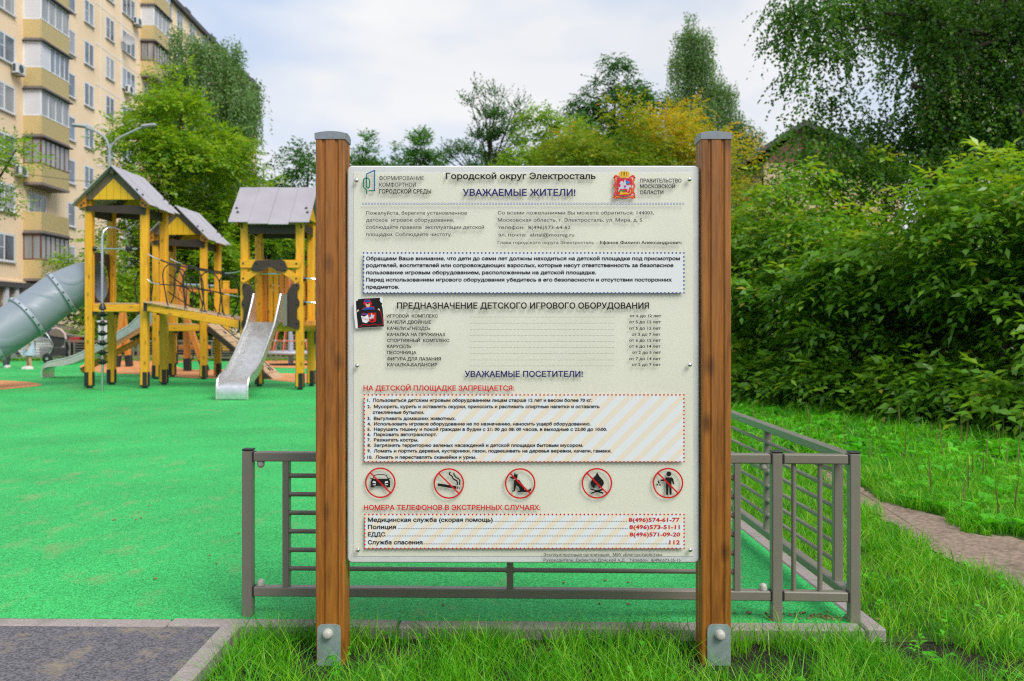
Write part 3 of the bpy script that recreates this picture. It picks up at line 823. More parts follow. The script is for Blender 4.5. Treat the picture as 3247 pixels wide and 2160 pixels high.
# prohibition pictograms ---------------------------------------------------
def stroke(mb, pts, w, y, mi, f):
    """a flat line of even width through 2-D points"""
    P_ = [Vector(p) for p in pts]; L_, R_ = [], []
    for i, p in enumerate(P_):
        d = (P_[min(i + 1, len(P_) - 1)] - P_[max(i - 1, 0)]).normalized(); nn = Vector((-d.y, d.x)) * w / 2
        L_.append(p + nn); R_.append(p - nn)
    for i in range(len(P_) - 1):
        flat(mb, [f(*R_[i]), f(*R_[i + 1]), f(*L_[i + 1]), f(*L_[i])], y, mi)
def bez(p0, p1, p2, p3, n=8):
    return [tuple((1 - t) ** 3 * Vector(p0) + 3 * (1 - t) ** 2 * t * Vector(p1) + 3 * (1 - t) * t * t * Vector(p2) + t ** 3 * Vector(p3)) for t in np.linspace(0, 1, n)]
ICON = {}
def pictogram(kind, cx_, cy_, r=85):
    X, Z = uv('b', cx_, cy_); R = r * .57276 / FPX * SY
    f = lambda u, v: (X + u * R, Z + v * R)
    mb = MB(); y = L_INK
    def pg(pts, mi=0, yy=y): flat(mb, [f(*p) for p in pts], yy, mi)
    if kind == 'car':
        pg([(-.62, -.30), (-.62, .14), (-.55, .20), (-.66, .24), (-.66, .30), (-.53, .30), (-.47, .26), (.47, .26), (.53, .30), (.66, .30), (.66, .24), (.55, .20), (.64, .14), (.64, -.30), (.42, -.30), (.40, -.20), (-.40, -.20), (-.42, -.30)])
        stroke(mb, [(-.50, .27), (-.38, .48), (-.2, .53), (.2, .53), (.38, .48), (.50, .27)], .06, y, 0, f)
        pg([(-.52, .02), (-.28, -.04), (-.32, .08), (-.46, .12)], 2, L_INK2); pg([(.52, .02), (.28, -.04), (.32, .08), (.46, .12)], 2, L_INK2); pg([(-.5, -.1), (-.3, -.1), (-.3, -.15), (-.48, -.15)], 2, L_INK2); pg([(.5, -.1), (.3, -.1), (.3, -.15), (.48, -.15)], 2, L_INK2)
    elif kind == 'smoke':
        pg([(-.74, -.16), (-.74, .02), (.50, -.18), (.50, -.36)]); pg([(.55, -.365), (.55, -.19), (.60, -.20), (.60, -.375)]); pg([(.65, -.38), (.65, -.21), (.70, -.22), (.70, -.39)])
        stroke(mb, bez((.55, -.1), (.62, .35), (.30, .15), (.26, .38)) + bez((.26, .38), (.2, .6), (-.1, .5), (.1, .76))[1:], .09, y, 0, f)
        stroke(mb, bez((.70, -.1), (.78, .5), (.50, .25), (.42, .45)) + bez((.42, .45), (.36, .6), (.3, .5), (.34, .7))[1:], .08, y, 0, f)
    elif kind == 'dog':
        pg([(-.66, .36), (-.64, .44), (-.42, .48), (-.40, .62), (-.34, .72), (-.30, .60), (-.16, .62), (-.18, .40), (-.22, .28), (-.05, .22), (.1, .0), (.22, -.15), (.28, -.35), (.20, -.56), (-.18, -.56), (-.16, -.48), (-.02, -.46), (-.12, -.2), (-.26, -.12), (-.34, -.50), (-.52, -.56), (-.50, -.48), (-.42, -.42), (-.42, -.05), (-.40, .18), (-.38, .28), (-.52, .30)])
        pg([(.2, -.56), (.24, -.38), (.40, -.42), (.56, -.40), (.72, -.30), (.70, -.48), (.56, -.58), (.40, -.57)])
        pg([(-.38, .30), (-.22, .26), (-.21, .22), (-.38, .26)], 2, L_INK2)
    elif kind == 'fire':
        pg([(.02, .74), (-.08, .52), (-.30, .30), (-.42, .05), (-.36, -.18), (-.18, -.38), (-.14, -.22), (-.02, -.08), (.10, -.2), (.14, -.36), (.34, -.22), (.46, -.02), (.42, .18), (.30, .32), (.16, .46), (.08, .6)])
        pg([(-.40, -.42), (-.36, -.34), (.44, -.60), (.40, -.70)]); pg([(-.40, -.70), (-.42, -.62), (.30, -.36), (.44, -.38), (.40, -.46)])
    else:
        pg([(.06 + .165 * cos(2 * pi * k / 14), .60 + .165 * sin(2 * pi * k / 14)) for k in range(14)])
        pg([(-.10, .38), (.24, .38), (.34, .30), (.42, -.05), (.38, -.1), (.31, -.05), (.24, .16), (.24, -.74), (.20, -.78), (.11, -.76), (.08, -.2), (.04, -.2), (.01, -.76), (-.08, -.78), (-.12, -.74), (-.12, .12), (-.48, .13), (-.50, .22), (-.46, .24), (-.2, .26)])
        for u, v in ((-.60, .02), (-.70, -.1), (-.52, -.12), (-.62, .12)): pg([(u + .055 * cos(2 * pi * k / 9), v + .055 * sin(2 * pi * k / 9)) for k in range(9)])
    ring(mb, X, Z, R * .90, R * 1.0, L_INK3, 1)
    d = .64
    pgs = [(-d - .035, d - .035), (-d + .035, d + .035), (d + .035, -d + .035), (d - .035, -d - .035)]
    flat(mb, [f(*p) for p in pgs], L_INK3, 1)
    obj('prohibition_sign', mb, [M['ink_black'], M['ink_red'], M['ink_white']], sheet)
for k, x, y in (('car', 358, 231), ('smoke', 738, 235), ('dog', 1134, 235), ('fire', 1560, 234), ('litter', 1954, 233)): pictogram(k, x, y)

# programme emblem (outline of a house and a tree), drawn in the px of an enlarged view
PR['e'] = (400 / 2357, 1080, 500); PR['c'] = (340 / 2357, 1900, 500); PR['s'] = (160 / 1792, 1100, 920)
f = lambda u, v: uv('e', u, v)
mb = MB()
W = 22
stroke(mb, [(476, 380), (476, 302), (628, 232)], W, L_INK, 1, f); stroke(mb, [(628, 225), (628, 612)], W, L_INK, 1, f); stroke(mb, [(640, 612), (522, 612)], W, L_INK, 0, f)
stroke(mb, [(476, 375), (476, 520)] + bez((476, 520), (476, 575), (535, 575), (535, 520)) + [(535, 430)] + bez((535, 430), (535, 360), (418, 360), (418, 430), 12) + [(418, 520)] + bez((418, 520), (418, 580), (470, 560), (478, 610)) + [(478, 675)], W, L_INK2, 0, f)
obj('emblem', mb, [M['ink_teal'], M['ink_petrol']], sheet)

# coat of arms, in the px of its own enlarged view
f = lambda u, v: uv('c', u, v)
mb = MB(); mats_c = ['ink_scarlet', 'ink_gold', 'ink_crimson', 'ink_silver', 'ink_sky', 'ink_green', 'ink_brown', 'ink_magenta', 'ink_dark']
def cg(pts, mi, y): flat(mb, [f(*p) for p in pts], y, mi)
for sgn in (0, 1):
    X = (lambda x: x) if sgn == 0 else (lambda x: 1118 - x)
    cg([(X(340), 385), (X(380), 372), (X(470), 430), (X(440), 445), (X(395), 425), (X(350), 440), (X(315), 440)], 0, L_INK)
    for y0 in (430, 620):
        cg([(X(312), y0), (X(345), y0 - 10), (X(388), y0 + 75), (X(388), y0 + 190), (X(350), y0 + 105)], 0, L_INK)
        cg([(X(388), y0 + 70), (X(388), y0 + 120), (X(350), y0 + 195), (X(312), y0 + 210), (X(330), y0 + 150)], 0, L_INK2)
        cg([(X(318), y0 + 10), (X(326), y0 + 6), (X(386), y0 + 110), (X(384), y0 + 122)], 1, L_INK3)
    cg([(X(330), 820), (X(388), 820), (X(330), 890), (X(310), 880)], 0, L_INK)
    cg([(X(320), 880), (X(380), 835), (X(470), 845), (X(560), 880), (X(560), 905), (X(470), 870), (X(370), 900)], 0, L_INK)
    cg([(X(340), 880), (X(380), 848), (X(465), 858), (X(470), 866), (X(385), 858), (X(345), 888)], 1, L_INK3)
cg([(395, 445), (725, 445), (725, 800), (700, 822), (590, 830), (560, 855), (530, 830), (420, 822), (395, 800)], 2, L_INK3)
# crown
cg([(470, 440), (445, 395), (435, 345), (455, 305), (500, 288), (540, 300), (555, 300), (575, 300), (610, 288), (655, 305), (678, 345), (665, 395), (640, 440), (555, 425)], 1, L_INK4)
cg([(548, 300), (548, 270), (535, 262), (548, 255), (552, 235), (558, 235), (562, 255), (574, 262), (562, 270), (564, 300)], 1, L_INK4)
for x in (500, 610): cg([(x - 8, 310), (x + 8, 310), (x + 4, 400), (x - 4, 400)], 6, L_INK4 - .0003)
cg([(535, 310), (575, 310), (562, 395), (548, 395)], 6, L_INK4 - .0003)
# horseman, cape, serpent
cg([(455, 560), (480, 510), (520, 505), (545, 545), (560, 590), (640, 600), (680, 590), (705, 600), (715, 660), (695, 670), (690, 625), (670, 640), (660, 680), (640, 740), (625, 735), (630, 690), (560, 670), (520, 690), (470, 680), (430, 740), (420, 735), (440, 670), (420, 640), (470, 640), (480, 590), (460, 580)], 3, L_INK4)
cg([(545, 560), (560, 490), (575, 470), (590, 500), (600, 600), (570, 650), (550, 640)], 3, L_INK4 - .0003)
cg([(580, 510), (640, 505), (680, 540), (660, 560), (630, 585), (600, 555)], 4, L_INK4 - .0006)
cg([(550, 610), (600, 605), (600, 630), (572, 655), (552, 640)], 7, L_INK4 - .0006)
cg([(425, 745), (460, 705), (500, 720), (560, 700), (585, 720), (540, 745), (500, 735), (440, 750)], 5, L_INK4)
cg([(420, 800), (470, 785), (460, 750), (500, 735), (530, 765), (600, 755), (660, 780), (690, 750), (680, 700), (710, 705), (700, 770), (650, 800), (560, 800), (480, 810)], 1, L_INK4 - .0003)
obj('coat_of_arms', mb, [M[k] for k in mats_c], sheet)

# sticker with torn edges
stk = thing('sticker', 'torn black sticker of a man in blue hat stuck on the notice board', 'sticker', (-.52, SY, 1.1))
f = lambda u, v: uv('s', u, v)
def sk(name, mats_, items, y0=.0):
    mb = MB()
    for k, (pts, mi, dy) in enumerate(items): flat(mb, [f(*p) for p in pts], YA - .0004 - y0 - dy, mi)
    return obj(name, mb, [M[m] for m in mats_], stk)
base = [(305, 400), (370, 360), (400, 305), (440, 318), (520, 300), (850, 285), (1165, 268), (1160, 370), (1185, 430), (1250, 470), (1225, 540), (1255, 640), (1280, 900), (1305, 1295), (370, 1350), (372, 1220), (345, 1000), (330, 850), (318, 700)]
sk('torn_paper', ['ink_white'], [([(235, 400), (305, 380), (420, 290), (860, 270), (1250, 250), (1262, 470), (1320, 1305), (290, 1365), (232, 800)], 0, 0)])
sk('print', ['ink_black', 'ink_red', 'ink_blue', 'ink_skin', 'ink_white', 'ink_silver', 'ink_dark'], [
    (base, 0, .0003),
    ([(560, 470), (600, 380), (640, 335), (800, 335), (835, 400), (875, 480), (850, 540), (640, 560)], 1, .0005),
    ([(600, 420), (625, 360), (680, 345), (770, 345), (800, 365), (815, 425), (700, 440)], 2, .0008),
    ([(660, 480), (810, 480), (800, 570), (760, 610), (700, 600), (665, 560)], 3, .0008),
    ([(670, 470), (790, 470), (800, 500), (740, 500), (680, 505)], 0, .0011),
    ([(655, 480), (685, 480), (685, 505), (660, 505)], 4, .0014), ([(765, 480), (795, 480), (795, 505), (765, 505)], 4, .0014),
    ([(510, 695), (560, 640), (670, 585), (860, 570), (950, 590), (980, 690)], 1, .0005),
    ([(530, 695), (580, 650), (680, 600), (740, 630), (830, 590), (930, 610), (965, 690), (860, 690), (640, 710)], 2, .0008),
    ([(335, 780), (345, 710), (400, 690), (425, 720), (370, 790)], 3, .0008), ([(1075, 680), (1110, 650), (1160, 680), (1165, 740), (1140, 730)], 3, .0008),
    ([(350, 790), (420, 725), (640, 715), (1060, 690), (1150, 745), (1190, 800), (1255, 1050), (1270, 1210), (1080, 1250), (1000, 1205), (720, 1250), (560, 1225), (500, 1285), (385, 1285)], 0, .0009),
    ([(490, 920), (735, 860), (780, 1085), (680, 1175), (545, 1135)], 4, .0012),
    ([(490, 915), (505, 850), (560, 820), (690, 825), (735, 860), (610, 945)], 2, .0012),
    ([(590, 790), (605, 840), (650, 830), (620, 860), (640, 900), (595, 880), (560, 900), (570, 855), (530, 840), (575, 838)], 1, .0015),
    ([(735, 810), (1030, 805), (1020, 1120), (950, 1130), (880, 1155), (830, 1135), (765, 1125), (780, 1080)], 1, .0012),
    ([(780, 960), (830, 940), (850, 830), (880, 830), (900, 900), (960, 870), (965, 920), (930, 970), (970, 1000), (900, 1000), (800, 1040)], 5, .0015),
    ([(795, 910), (830, 880), (850, 930), (810, 945)], 2, .0018), ([(830, 1080), (880, 1030), (940, 1090), (860, 1105)], 0, .0015)])
mb = MB()
stroke(mb, [(385, 1285), (500, 1285), (515, 1245), (560, 1225), (720, 1250), (850, 1240), (1000, 1205), (1080, 1250), (1270, 1215), (1255, 1050), (1190, 790), (1160, 745)], 18, YA - .0017, 0, f)
for pts in ([(530, 965), (528, 1000), (560, 1005), (562, 970), (562, 1022)], [(620, 985), (600, 1000), (600, 1025), (622, 1030)], [(650, 1000), (652, 1050)], [(690, 1010), (655, 1028), (690, 1060)], [(715, 1070), (735, 1030), (750, 1075)], [(720, 1055), (748, 1058)]):
    stroke(mb, pts, 10, YA - .0024, 0, f)
obj('lettering', mb, M['ink_red'], stk)
# ------------------------------------------------------------------ playground materials
M['yellow_wood'] = wood('yellow_stained_pine', (.57, .25, .006), (.88, .43, .016), .5, 2, True, .8)
M['yellow_wood_x'] = wood('yellow_stained_pine_lengthways', (.57, .25, .006), (.88, .43, .016), .5, 0, True, .8)
M['orange_wood'] = wood('orange_stained_pine', (.46, .15, .015), (.66, .26, .035), .5, 2, True, .8)
M['pale_wood'] = wood('weathered_deck_wood', (.42, .25, .12), (.62, .42, .25), .6, 0, True, .8)
M['brown_board'] = mat('dark_brown_board', (.042, .026, .018), .5, var=.1, vscale=8)
M['rafter'] = wood('weathered_brown_board', (.085, .055, .035), (.15, .105, .07), .6, 2, False)
M['yellow_board'] = mat('yellow_board', (.72, .40, .008), .45, var=.04, vscale=10)
M['roof_hpl'] = mat('mauve_grey_roof_board', (.33, .30, .33), .28, spec=.6, col2=(.37, .34, .37), vscale=2.5)
M['black_steel'] = mat('black_bracket', (.018, .019, .021), .5, var=.1)
M['steel'] = mat('stainless_steel', (.78, .77, .76), .38, metal=1, var=.06, vscale=14)
M['steel_tube'] = mat('steel_tube', (.60, .60, .61), .24, metal=1)
M['chain'] = mat('galvanised_chain', (.42, .43, .45), .35, metal=.6)
M['rope_black'] = mat('black_rope', (.014, .014, .015), .75)
M['rope_orange'] = mat('orange_rope', (.62, .14, .06), .7)
M['panel_grey'] = mat('anthracite_panel', (.05, .06, .065), .5)
M['frame_lavender'] = mat('light_grey_frame', (.42, .43, .50), .45)

def slab_poly(name, pts, fn, d0, d1, m, parent, label=None):
    return obj(name, MB().prism(pts, fn, d0, d1), m, parent, label=label)

BOLT = None
def bolts(parent, pts, r=.016, axis='Y', sgn=-1, m='cap_black'):
    mb = MB()
    R = {'Y': Matrix.Rotation(pi / 2, 3, 'X'), 'X': Matrix.Rotation(-pi / 2, 3, 'Y'), 'Z': Matrix.Identity(3)}[axis]
    for k, p in enumerate(pts):
        mb = MB().lathe([(r, 0), (r, .006), (r * .7, .013), (r * .2, .015)], p, R, 10)
        obj('bolt', mb, M[m], parent, True)

PWD = .125
def tower(label, cx, y0, y1, plat, gable, hs=.475):
    """four posts, platform and gabled roof; gable 'y' faces the camera, 'x' has its gable ends left and right"""
    cy = (y0 + y1) / 2; hd = (y1 - y0) / 2
    t = thing('play_tower', label, 'play tower', (cx, cy, 0), 0, 'roofed play towers')
    ez, az = plat + 1.675, plat + 2.35
    for sx in (-1, 1):
        for sy in (-1, 1):
            x, y = cx + sx * hs, cy + sy * hd
            p = obj('post', MB().box((x, y, (ez + .12) / 2 + .02), (PWD, PWD, ez + .06), None, .012), M['yellow_wood'], t)
            for ax in (0, 1):
                o_ = (.0665 * sx * (1 if sy < 0 else -1), 0) if ax == 0 else (0, -.0665)
                o_ = (.0665, 0) if ax == 0 else (-.026 if sx < 0 else .026, -.0665)
                s = (.010, .085, .25) if ax == 0 else (.075, .010, .25)
                obj('post_shoe', MB().box((x + o_[0], y + o_[1], .155), s, None, .003), M['black_steel'], p)
            obj('post_shoe', MB().box((x - .0665, y, .155), (.010, .085, .25), None, .003), M['black_steel'], p)
            obj('post_foot', MB().box((x, y, .012), (.075, .075, .05), None), M['black_steel'], p)
    # platform: beams, brackets and deck boards
    bz = plat - .075
    for sy in (-1, 1):
        b = obj('beam', MB().box((cx, cy + sy * hd, bz), (2 * hs - PWD - .004, .07, .13), None, .008), M['yellow_wood_x'], t)
        for sx in (-1, 1):
            obj('bracket', MB().box((cx + sx * (hs - PWD / 2 - .03), cy + sy * hd - .002, bz - .085), (.05, .09, .05)), M['black_steel'], b)
    for sx in (-1, 1):
        obj('beam', MB().box((cx + sx * hs, cy, bz), (.07, 2 * hd - PWD - .004, .13), None, .008), M['yellow_wood'], t)
    n = 7
    for k in range(n):
        w = (2 * hs - .06) / n
        x = cx - hs + .03 + w * (k + .5)
        obj('deck_board', MB().box((x, cy, plat + .002), (w - .006, 2 * hd - .13 if k in (0, n - 1) else 2 * hd + .07, .026), None, .003), M['pale_wood'], t)
    # roof
    rl, rw = .675, .67
    if gable == 'y': f = lambda u, v, d: (cx + u, cy + d, v)
    else: f = lambda u, v, d: (cx + d, cy + u, v)
    rnd = random.Random(int(abs(cx) * 100))
    roof = obj('ridge_beam', MB().prism([(-.03, az - .14), (.03, az - .14), (.03, az - .04), (-.03, az - .04)], f, -rl + .05, rl - .05), M['rafter'], t)
    nb = 4; bw = 2 * rl / nb
    for s in (-1, 1):
        for k in range(nb):
            d0, d1 = -rl + bw * k + .002, -rl + bw * (k + 1) - .002
            ext = (.0, .035, .035, .0)[k] + rnd.uniform(-.006, .006)
            lift = .004 * (k % 2)
            u1, v1 = s * (rw + ext), ez - ext
            u0, v0 = s * .0, az
            th = .014
            pts = [(u0, v0 + lift), (u1, v1 + lift), (u1 - s * th * .7, v1 - th * .7 + lift), (u0, v0 - th * 1.4 + lift)]
            if s < 0: pts = pts[::-1]
            o = obj('roof_board', MB().prism(pts, f, d0, d1), M['roof_hpl'], t)
            if k in (0, 3):
                dm = d0 + (.09 if k == 0 else bw - .09)
                for fr in (.62, .74):
                    q = f(u1 * fr, v0 + (v1 - v0) * fr + .004 + lift, dm - .02 if fr < .7 else dm + .02)
                    nrm = Vector(f(s, 1, 0)) - Vector(f(0, 0, 0))
                    R = nrm.to_track_quat('Z', 'Y').to_matrix()
                    obj('bolt', MB().lathe([(.022, 0), (.022, .008), (.014, .018), (.004, .021)], q, R, 10), M['cap_black'], o, True)
    for e in (-1, 1):
        dd0, dd1 = e * (rl - .16), e * (rl - .12)
        # boards of the gable: weathered rafters and a yellow infill made of upright boards
        for s in (-1, 1):
            rp_ = [(0, az - .03), (s * (rw - .20), ez + .165), (s * (rw - .20), ez + .10), (s * .365, ez + .10), (0, ez + .465)]
            if s * e > 0: rp_ = rp_[::-1]
            o = obj('rafter', MB().prism(rp_, f, dd0, dd1), M['rafter'], t)
            bp_ = [(s * (rw - .20), ez + .19), (s * (rw - .03), ez + .015), (s * (rw - .08), ez - .045), (s * (rw - .20), ez - .02)]
            if s * e > 0: bp_ = bp_[::-1]
            br = obj('brace', MB().prism(bp_, f, dd0 + e * .012, dd1 + e * .012), M['orange_wood'], t)
            for q in ((rw - .17, ez + .04), (rw - .125, ez - .0)):
                pt = f(s * q[0], q[1], dd1 + e * .014)
                obj('bolt', MB().lathe([(.017, 0), (.017, .008), (.004, .014)], pt, (Matrix.Rotation(pi / 2 * (1 if e < 0 else -1), 3, 'X') if gable == 'y' else Matrix.Rotation(pi / 2 * e, 3, 'Y')), 8), M['cap_black'], br, True)
        hb = .36; nbd = 6
        for k in range(nbd):
            a, b_ = -hb + 2 * hb * k / nbd + .003, -hb + 2 * hb * (k + 1) / nbd - .003
            ha, hb_ = ez + .102 + (hb - abs(a)), ez + .102 + (hb - abs(b_))
            pts = [(a, ez + .102), (b_, ez + .102), (b_, hb_)] + ([(0, ez + .102 + hb)] if a < 0 < b_ else []) + [(a, ha)]
            obj('gable_board', MB().prism(pts, f, dd0 + e * .004, dd1 + e * .002 + (e * .002 * (k % 2))), M['yellow_board'], t)
        fa = [(-.50, ez + .0), (.52, ez + .01), (.52, ez - .15), (-.1, ez - .115), (-.50, ez - .085)]
        fb = obj('fascia_board', MB().prism(fa, f, e * (hd + PWD / 2 + .004), e * (hd + PWD / 2 + .026)), M['brown_board'], t)
        for u in (-.46, .47):
            pt = f(u, ez - .06, e * (hd + PWD / 2 + .026))
            obj('bolt', MB().lathe([(.016, 0), (.016, .007), (.004, .012)], pt, (Matrix.Rotation(pi / 2 * (1 if e < 0 else -1), 3, 'X') if gable == 'y' else Matrix.Rotation(pi / 2 * e, 3, 'Y')), 8), M['cap_black'], fb, True)
    for s in (-1, 1):
        g = (lambda u, v, d: (cx + d, cy + u, v)) if gable == 'y' else (lambda u, v, d: (cx + u, cy + d, v))
        obj('side_board', MB().prism([(-.40, ez - .17), (.40, ez - .17), (.40, ez - .02), (-.40, ez - .02)], g, s * .50 if False else s * (hs - .03), s * (hs - .005)), M['brown_board'], t)
    return t

T1 = tower('tallest yellow wooden play tower with grey gabled roof, nearest the grey tube slide', -6.80, 15.21, 16.05, 1.455, 'y')
TS = tower('yellow wooden play tower nearest the board post with the steel chute in front', -4.03, 14.86, 15.70, 1.12, 'x', .462)
T2 = tower('yellow wooden play tower standing farther back behind the rope bridge', -6.64, 17.66, 18.50, 1.10, 'y')

# tall tower: handle bar, entry panel of the tube slide
y = 15.21
hb = obj('handle_bar', MB().tube([(-7.21, y, 2.40), (-6.39, y, 2.40)], .017, 10), M['steel_tube'], T1, True)
for x in (-7.20, -6.40):
    obj('flange', MB().lathe([(.045, 0), (.045, .02), (.03, .04), (.02, .05)], (x, y, 2.40), Matrix.Rotation(pi / 2 * (1 if x < -7 else -1), 3, 'Y'), 12), M['cap_black'], hb, True)
def holed_panel(name, parent, x, yc, zc, r, y0, y1, z0, z1, m):
    mb = MB(); n = 32
    vs, fs = [], []
    for xx in (x, x + .02):
        for k in range(n):
            a = 2 * pi * k / n
            c_, s_ = cos(a), sin(a)
            vs.append((xx, yc + r * c_, zc + r * s_))
        for k in range(n):
            a = 2 * pi * k / n; c_, s_ = cos(a), sin(a)
            tt = min(((y1 - yc) / c_ if c_ > 1e-6 else 9), ((y0 - yc) / c_ if c_ < -1e-6 else 9), ((z1 - zc) / s_ if s_ > 1e-6 else 9), ((z0 - zc) / s_ if s_ < -1e-6 else 9))
            vs.append((xx, yc + tt * c_, zc + tt * s_))
    for k in range(n):
        k2 = (k + 1) % n
        fs += [(k, n + k, n + k2, k2), (2 * n + k, 2 * n + k2, 3 * n + k2, 3 * n + k), (k, k2, 2 * n + k2, 2 * n + k), (n + k, 3 * n + k, 3 * n + k2, n + k2)]
    mb.add(vs, fs)
    return obj(name, mb, m, parent)
ep = holed_panel('entry_panel', T1, -7.295, 15.63, 1.86, .355, 15.28, 15.98, 1.47, 2.36, M['brown_board'])
# rope strands at the back of the tall tower
for pts in ([(-6.42, 16.05, 2.22), (-6.33, 16.3, 2.02), (-6.30, 16.6, 1.92), (-6.33, 17.6, 1.7)], [(-6.42, 16.05, 1.86), (-6.33, 16.4, 1.66), (-6.33, 17.6, 1.40)],
            [(-6.85, 16.12, 1.48), (-6.9, 16.14, 1.85), (-6.84, 16.15, 2.0), (-6.74, 16.15, 2.06), (-6.64, 16.15, 2.0), (-6.56, 16.14, 1.85), (-6.6, 16.12, 1.48)]):
    obj('rope', MB().tube(pts, .011, 6), M['rope_black'], T1, True)

# climbing pole with discs
cp = thing('climbing_pole', 'steel climbing pole with black discs in front of the tallest play tower', 'climbing pole', (-6.77, 14.62, 0))
y = 14.62; X = (325 - CX) / FPX * y
arc = [(X, y, 0)] + [(X, y, z) for z in (1.0, 2.0, 2.55)] + [(X + .01, y + .02, 2.65), (X + .05, y + .09, 2.71), (X + .12, y + .2, 2.72), (X + .17, y + .34, 2.68), (X + .19, y + .48, 2.58), (X + .19, y + .57, 2.42)]
obj('pole', MB().tube(arc, .021, 12), M['steel_tube'], cp, True)
obj('clamp', MB().lathe([(.02, -.05), (.05, -.035), (.06, 0), (.05, .035), (.02, .05)], (X + .19, y + .575, 2.40), None, 12), M['cap_black'], cp, True)
obj('hub', MB().lathe([(.02, 0), (.06, .02), (.05, .07), (.025, .12)], (X, y, 1.33), None, 14), M['cap_black'], cp, True)
for py in (998, 1027, 1058, 1089, 1119, 1149):
    z = CAM_H - (py - CY) / FPX * y
    obj('foot_disc', MB().lathe([(.022, -.04), (.04, -.035), (.09, .0), (.095, .012), (.05, .02), (.022, .05)], (X, y, z), None, 16), M['cap_black'], cp, True)

# steel slides
def slide(label, origin, head, w, prof, top, group='open steel slides'):
    """prof, top: (distance, height) of the bed and of the side rims; runs from the origin in direction head"""
    ox, oy = origin; t = thing('slide', label, 'slide', (ox, oy, 0), 0, group)
    ux, uy = head; px_, py_ = -uy, ux
    def P(s, z, a): return (ox + ux * s + px_ * a, oy + uy * s + py_ * a, z)
    mb = MB(); n = len(prof)
    vs = [P(s, z, -w / 2) for s, z in prof] + [P(s, z, w / 2) for s, z in prof]
    mb.add(vs, [(k, k + 1, n + k + 1, n + k) for k in range(n - 1)])
    obj('chute', mb, M['steel'], t, True)
    for a in (-w / 2, w / 2):
        mb = MB()
        m_ = min(len(prof), len(top))
        for th in (-.005, .005):
            vs = [P(s, z, a + th) for s, z in prof] + [P(s, z, a + th) for s, z in top]
            mb.add(vs, [(k, k + 1, n + k + 1, n + k) for k in range(n - 1)])
        o = obj('side_wall', mb, M['steel'], t, True)
        obj('rim', MB().tube([P(s, z, a) for s, z in top], .016, 8), M['steel'], o, True)
    return t, P
prof = [(0, 1.14), (.18, 1.14), (.30, 1.09), (.6, .87), (.95, .62), (1.25, .42), (1.45, .315), (1.62, .265), (1.80, .248), (1.89, .235), (1.935, .205), (1.95, .16), (1.955, .09), (1.95, .012)]
topp = [(.0, 1.60), (.13, 1.60), (.22, 1.47), (.52, 1.10), (.88, .83), (1.18, .62), (1.38, .50), (1.56, .42), (1.75, .375), (1.86, .34), (1.925, .29), (1.955, .22), (1.962, .12), (1.96, .012)]
sl1, _ = slide('steel slide running forward out of the nearest yellow play tower', (-4.07, 14.80), (0, -1), .45, prof, topp)
prof2 = [(s * 1.22, z * .975) for s, z in prof]; top2 = [(s * 1.22, z * .975) for s, z in topp]
sl2, P2 = slide('steel slide descending to the left behind the tallest play tower', (-7.12, 18.1), (-1, 0), .45, prof2, top2)
sb = MB().bar(P2(.3, .90, -.1), P2(1.75, .14, -.1), .08, .11, .01)
obj('support_beam', sb, M['orange_wood'], sl2)

# slide tower: gate, shaped side panels, back boards, hand rings
yf = 14.86 - PWD / 2
fy = lambda u, v, d: (u, d, v)
def px_poly(pts, Y): return [((x - CX) / FPX * Y, CAM_H - (y_ - CY) / FPX * Y) for x, y_ in pts]
Z4 = lambda pts: [(680 + x * .3061, 800 + y_ * .3061) for x, y_ in pts]
def gate(name, pts, m, d0=-.028, d1=-.004, bl=()):
    o = slab_poly(name, px_poly(Z4(pts), yf)[::-1], fy, yf + d0, yf + d1, M[m], TS)
    for b_ in px_poly(Z4(bl), yf):
        obj('bolt', MB().lathe([(.016, 0), (.016, .007), (.004, .013)], (b_[0], yf + d0, b_[1]), Matrix.Rotation(pi / 2, 3, 'X'), 8), M['cap_black'], o, True)
gate('cross_board', [(272, 80), (880, 80), (893, 95), (893, 145), (880, 160), (285, 160), (272, 150)], 'yellow_wood_x', -.032, -.004, [(304, 116), (853, 120)])
gate('brace', [(280, 255), (400, 180), (475, 205), (310, 320), (280, 300)], 'yellow_wood_x', -.036, -.005, [(305, 272)])
gate('brace', [(690, 205), (775, 180), (888, 255), (885, 300), (858, 320)], 'yellow_wood_x', -.036, -.005, [(853, 272)])
gate('crest_panel', [(440, 85), (705, 80), (735, 95), (765, 170), (750, 200), (715, 205), (650, 195), (620, 165), (580, 160), (540, 165), (505, 200), (440, 205), (400, 195), (393, 165), (420, 105)], 'brown_board', -.062, -.038, [(450, 120), (577, 120), (704, 120), (417, 188), (490, 188), (665, 188), (738, 188)])
SP = [(300, 330), (345, 325), (380, 350), (410, 400), (430, 440), (415, 480), (400, 560), (390, 660), (350, 760), (330, 795), (300, 795), (285, 770), (285, 720), (310, 690), (305, 580), (287, 555), (287, 510), (310, 470), (300, 400), (287, 375)]
gate('side_panel', SP, 'brown_board', -.034, -.006, [(311, 344), (311, 540), (308, 737)])
SPR = [(1178 - x, y_) for x, y_ in SP]
SPR = [(x - 6, y_) for x, y_ in SPR]
SPR = [(745, 760) if (abs(x - 822) < 1) else (x, y_) for x, y_ in SPR]
gate('side_panel', [(880, 330), (835, 325), (800, 345), (770, 390), (745, 450), (745, 765), (830, 790), (880, 795), (886, 770), (884, 715), (860, 690), (858, 580), (884, 555), (884, 510), (862, 470), (865, 400), (884, 375)], 'brown_board', -.034, -.006, [(858, 344), (858, 540), (858, 737)])
obj('handle_bar', MB().tube([at(680 + 480 * .3061, 800 + 222 * .3061, 14.82), at(680 + 690 * .3061, 800 + 222 * .3061, 14.82)], .014, 8), M['steel_tube'], TS, True)
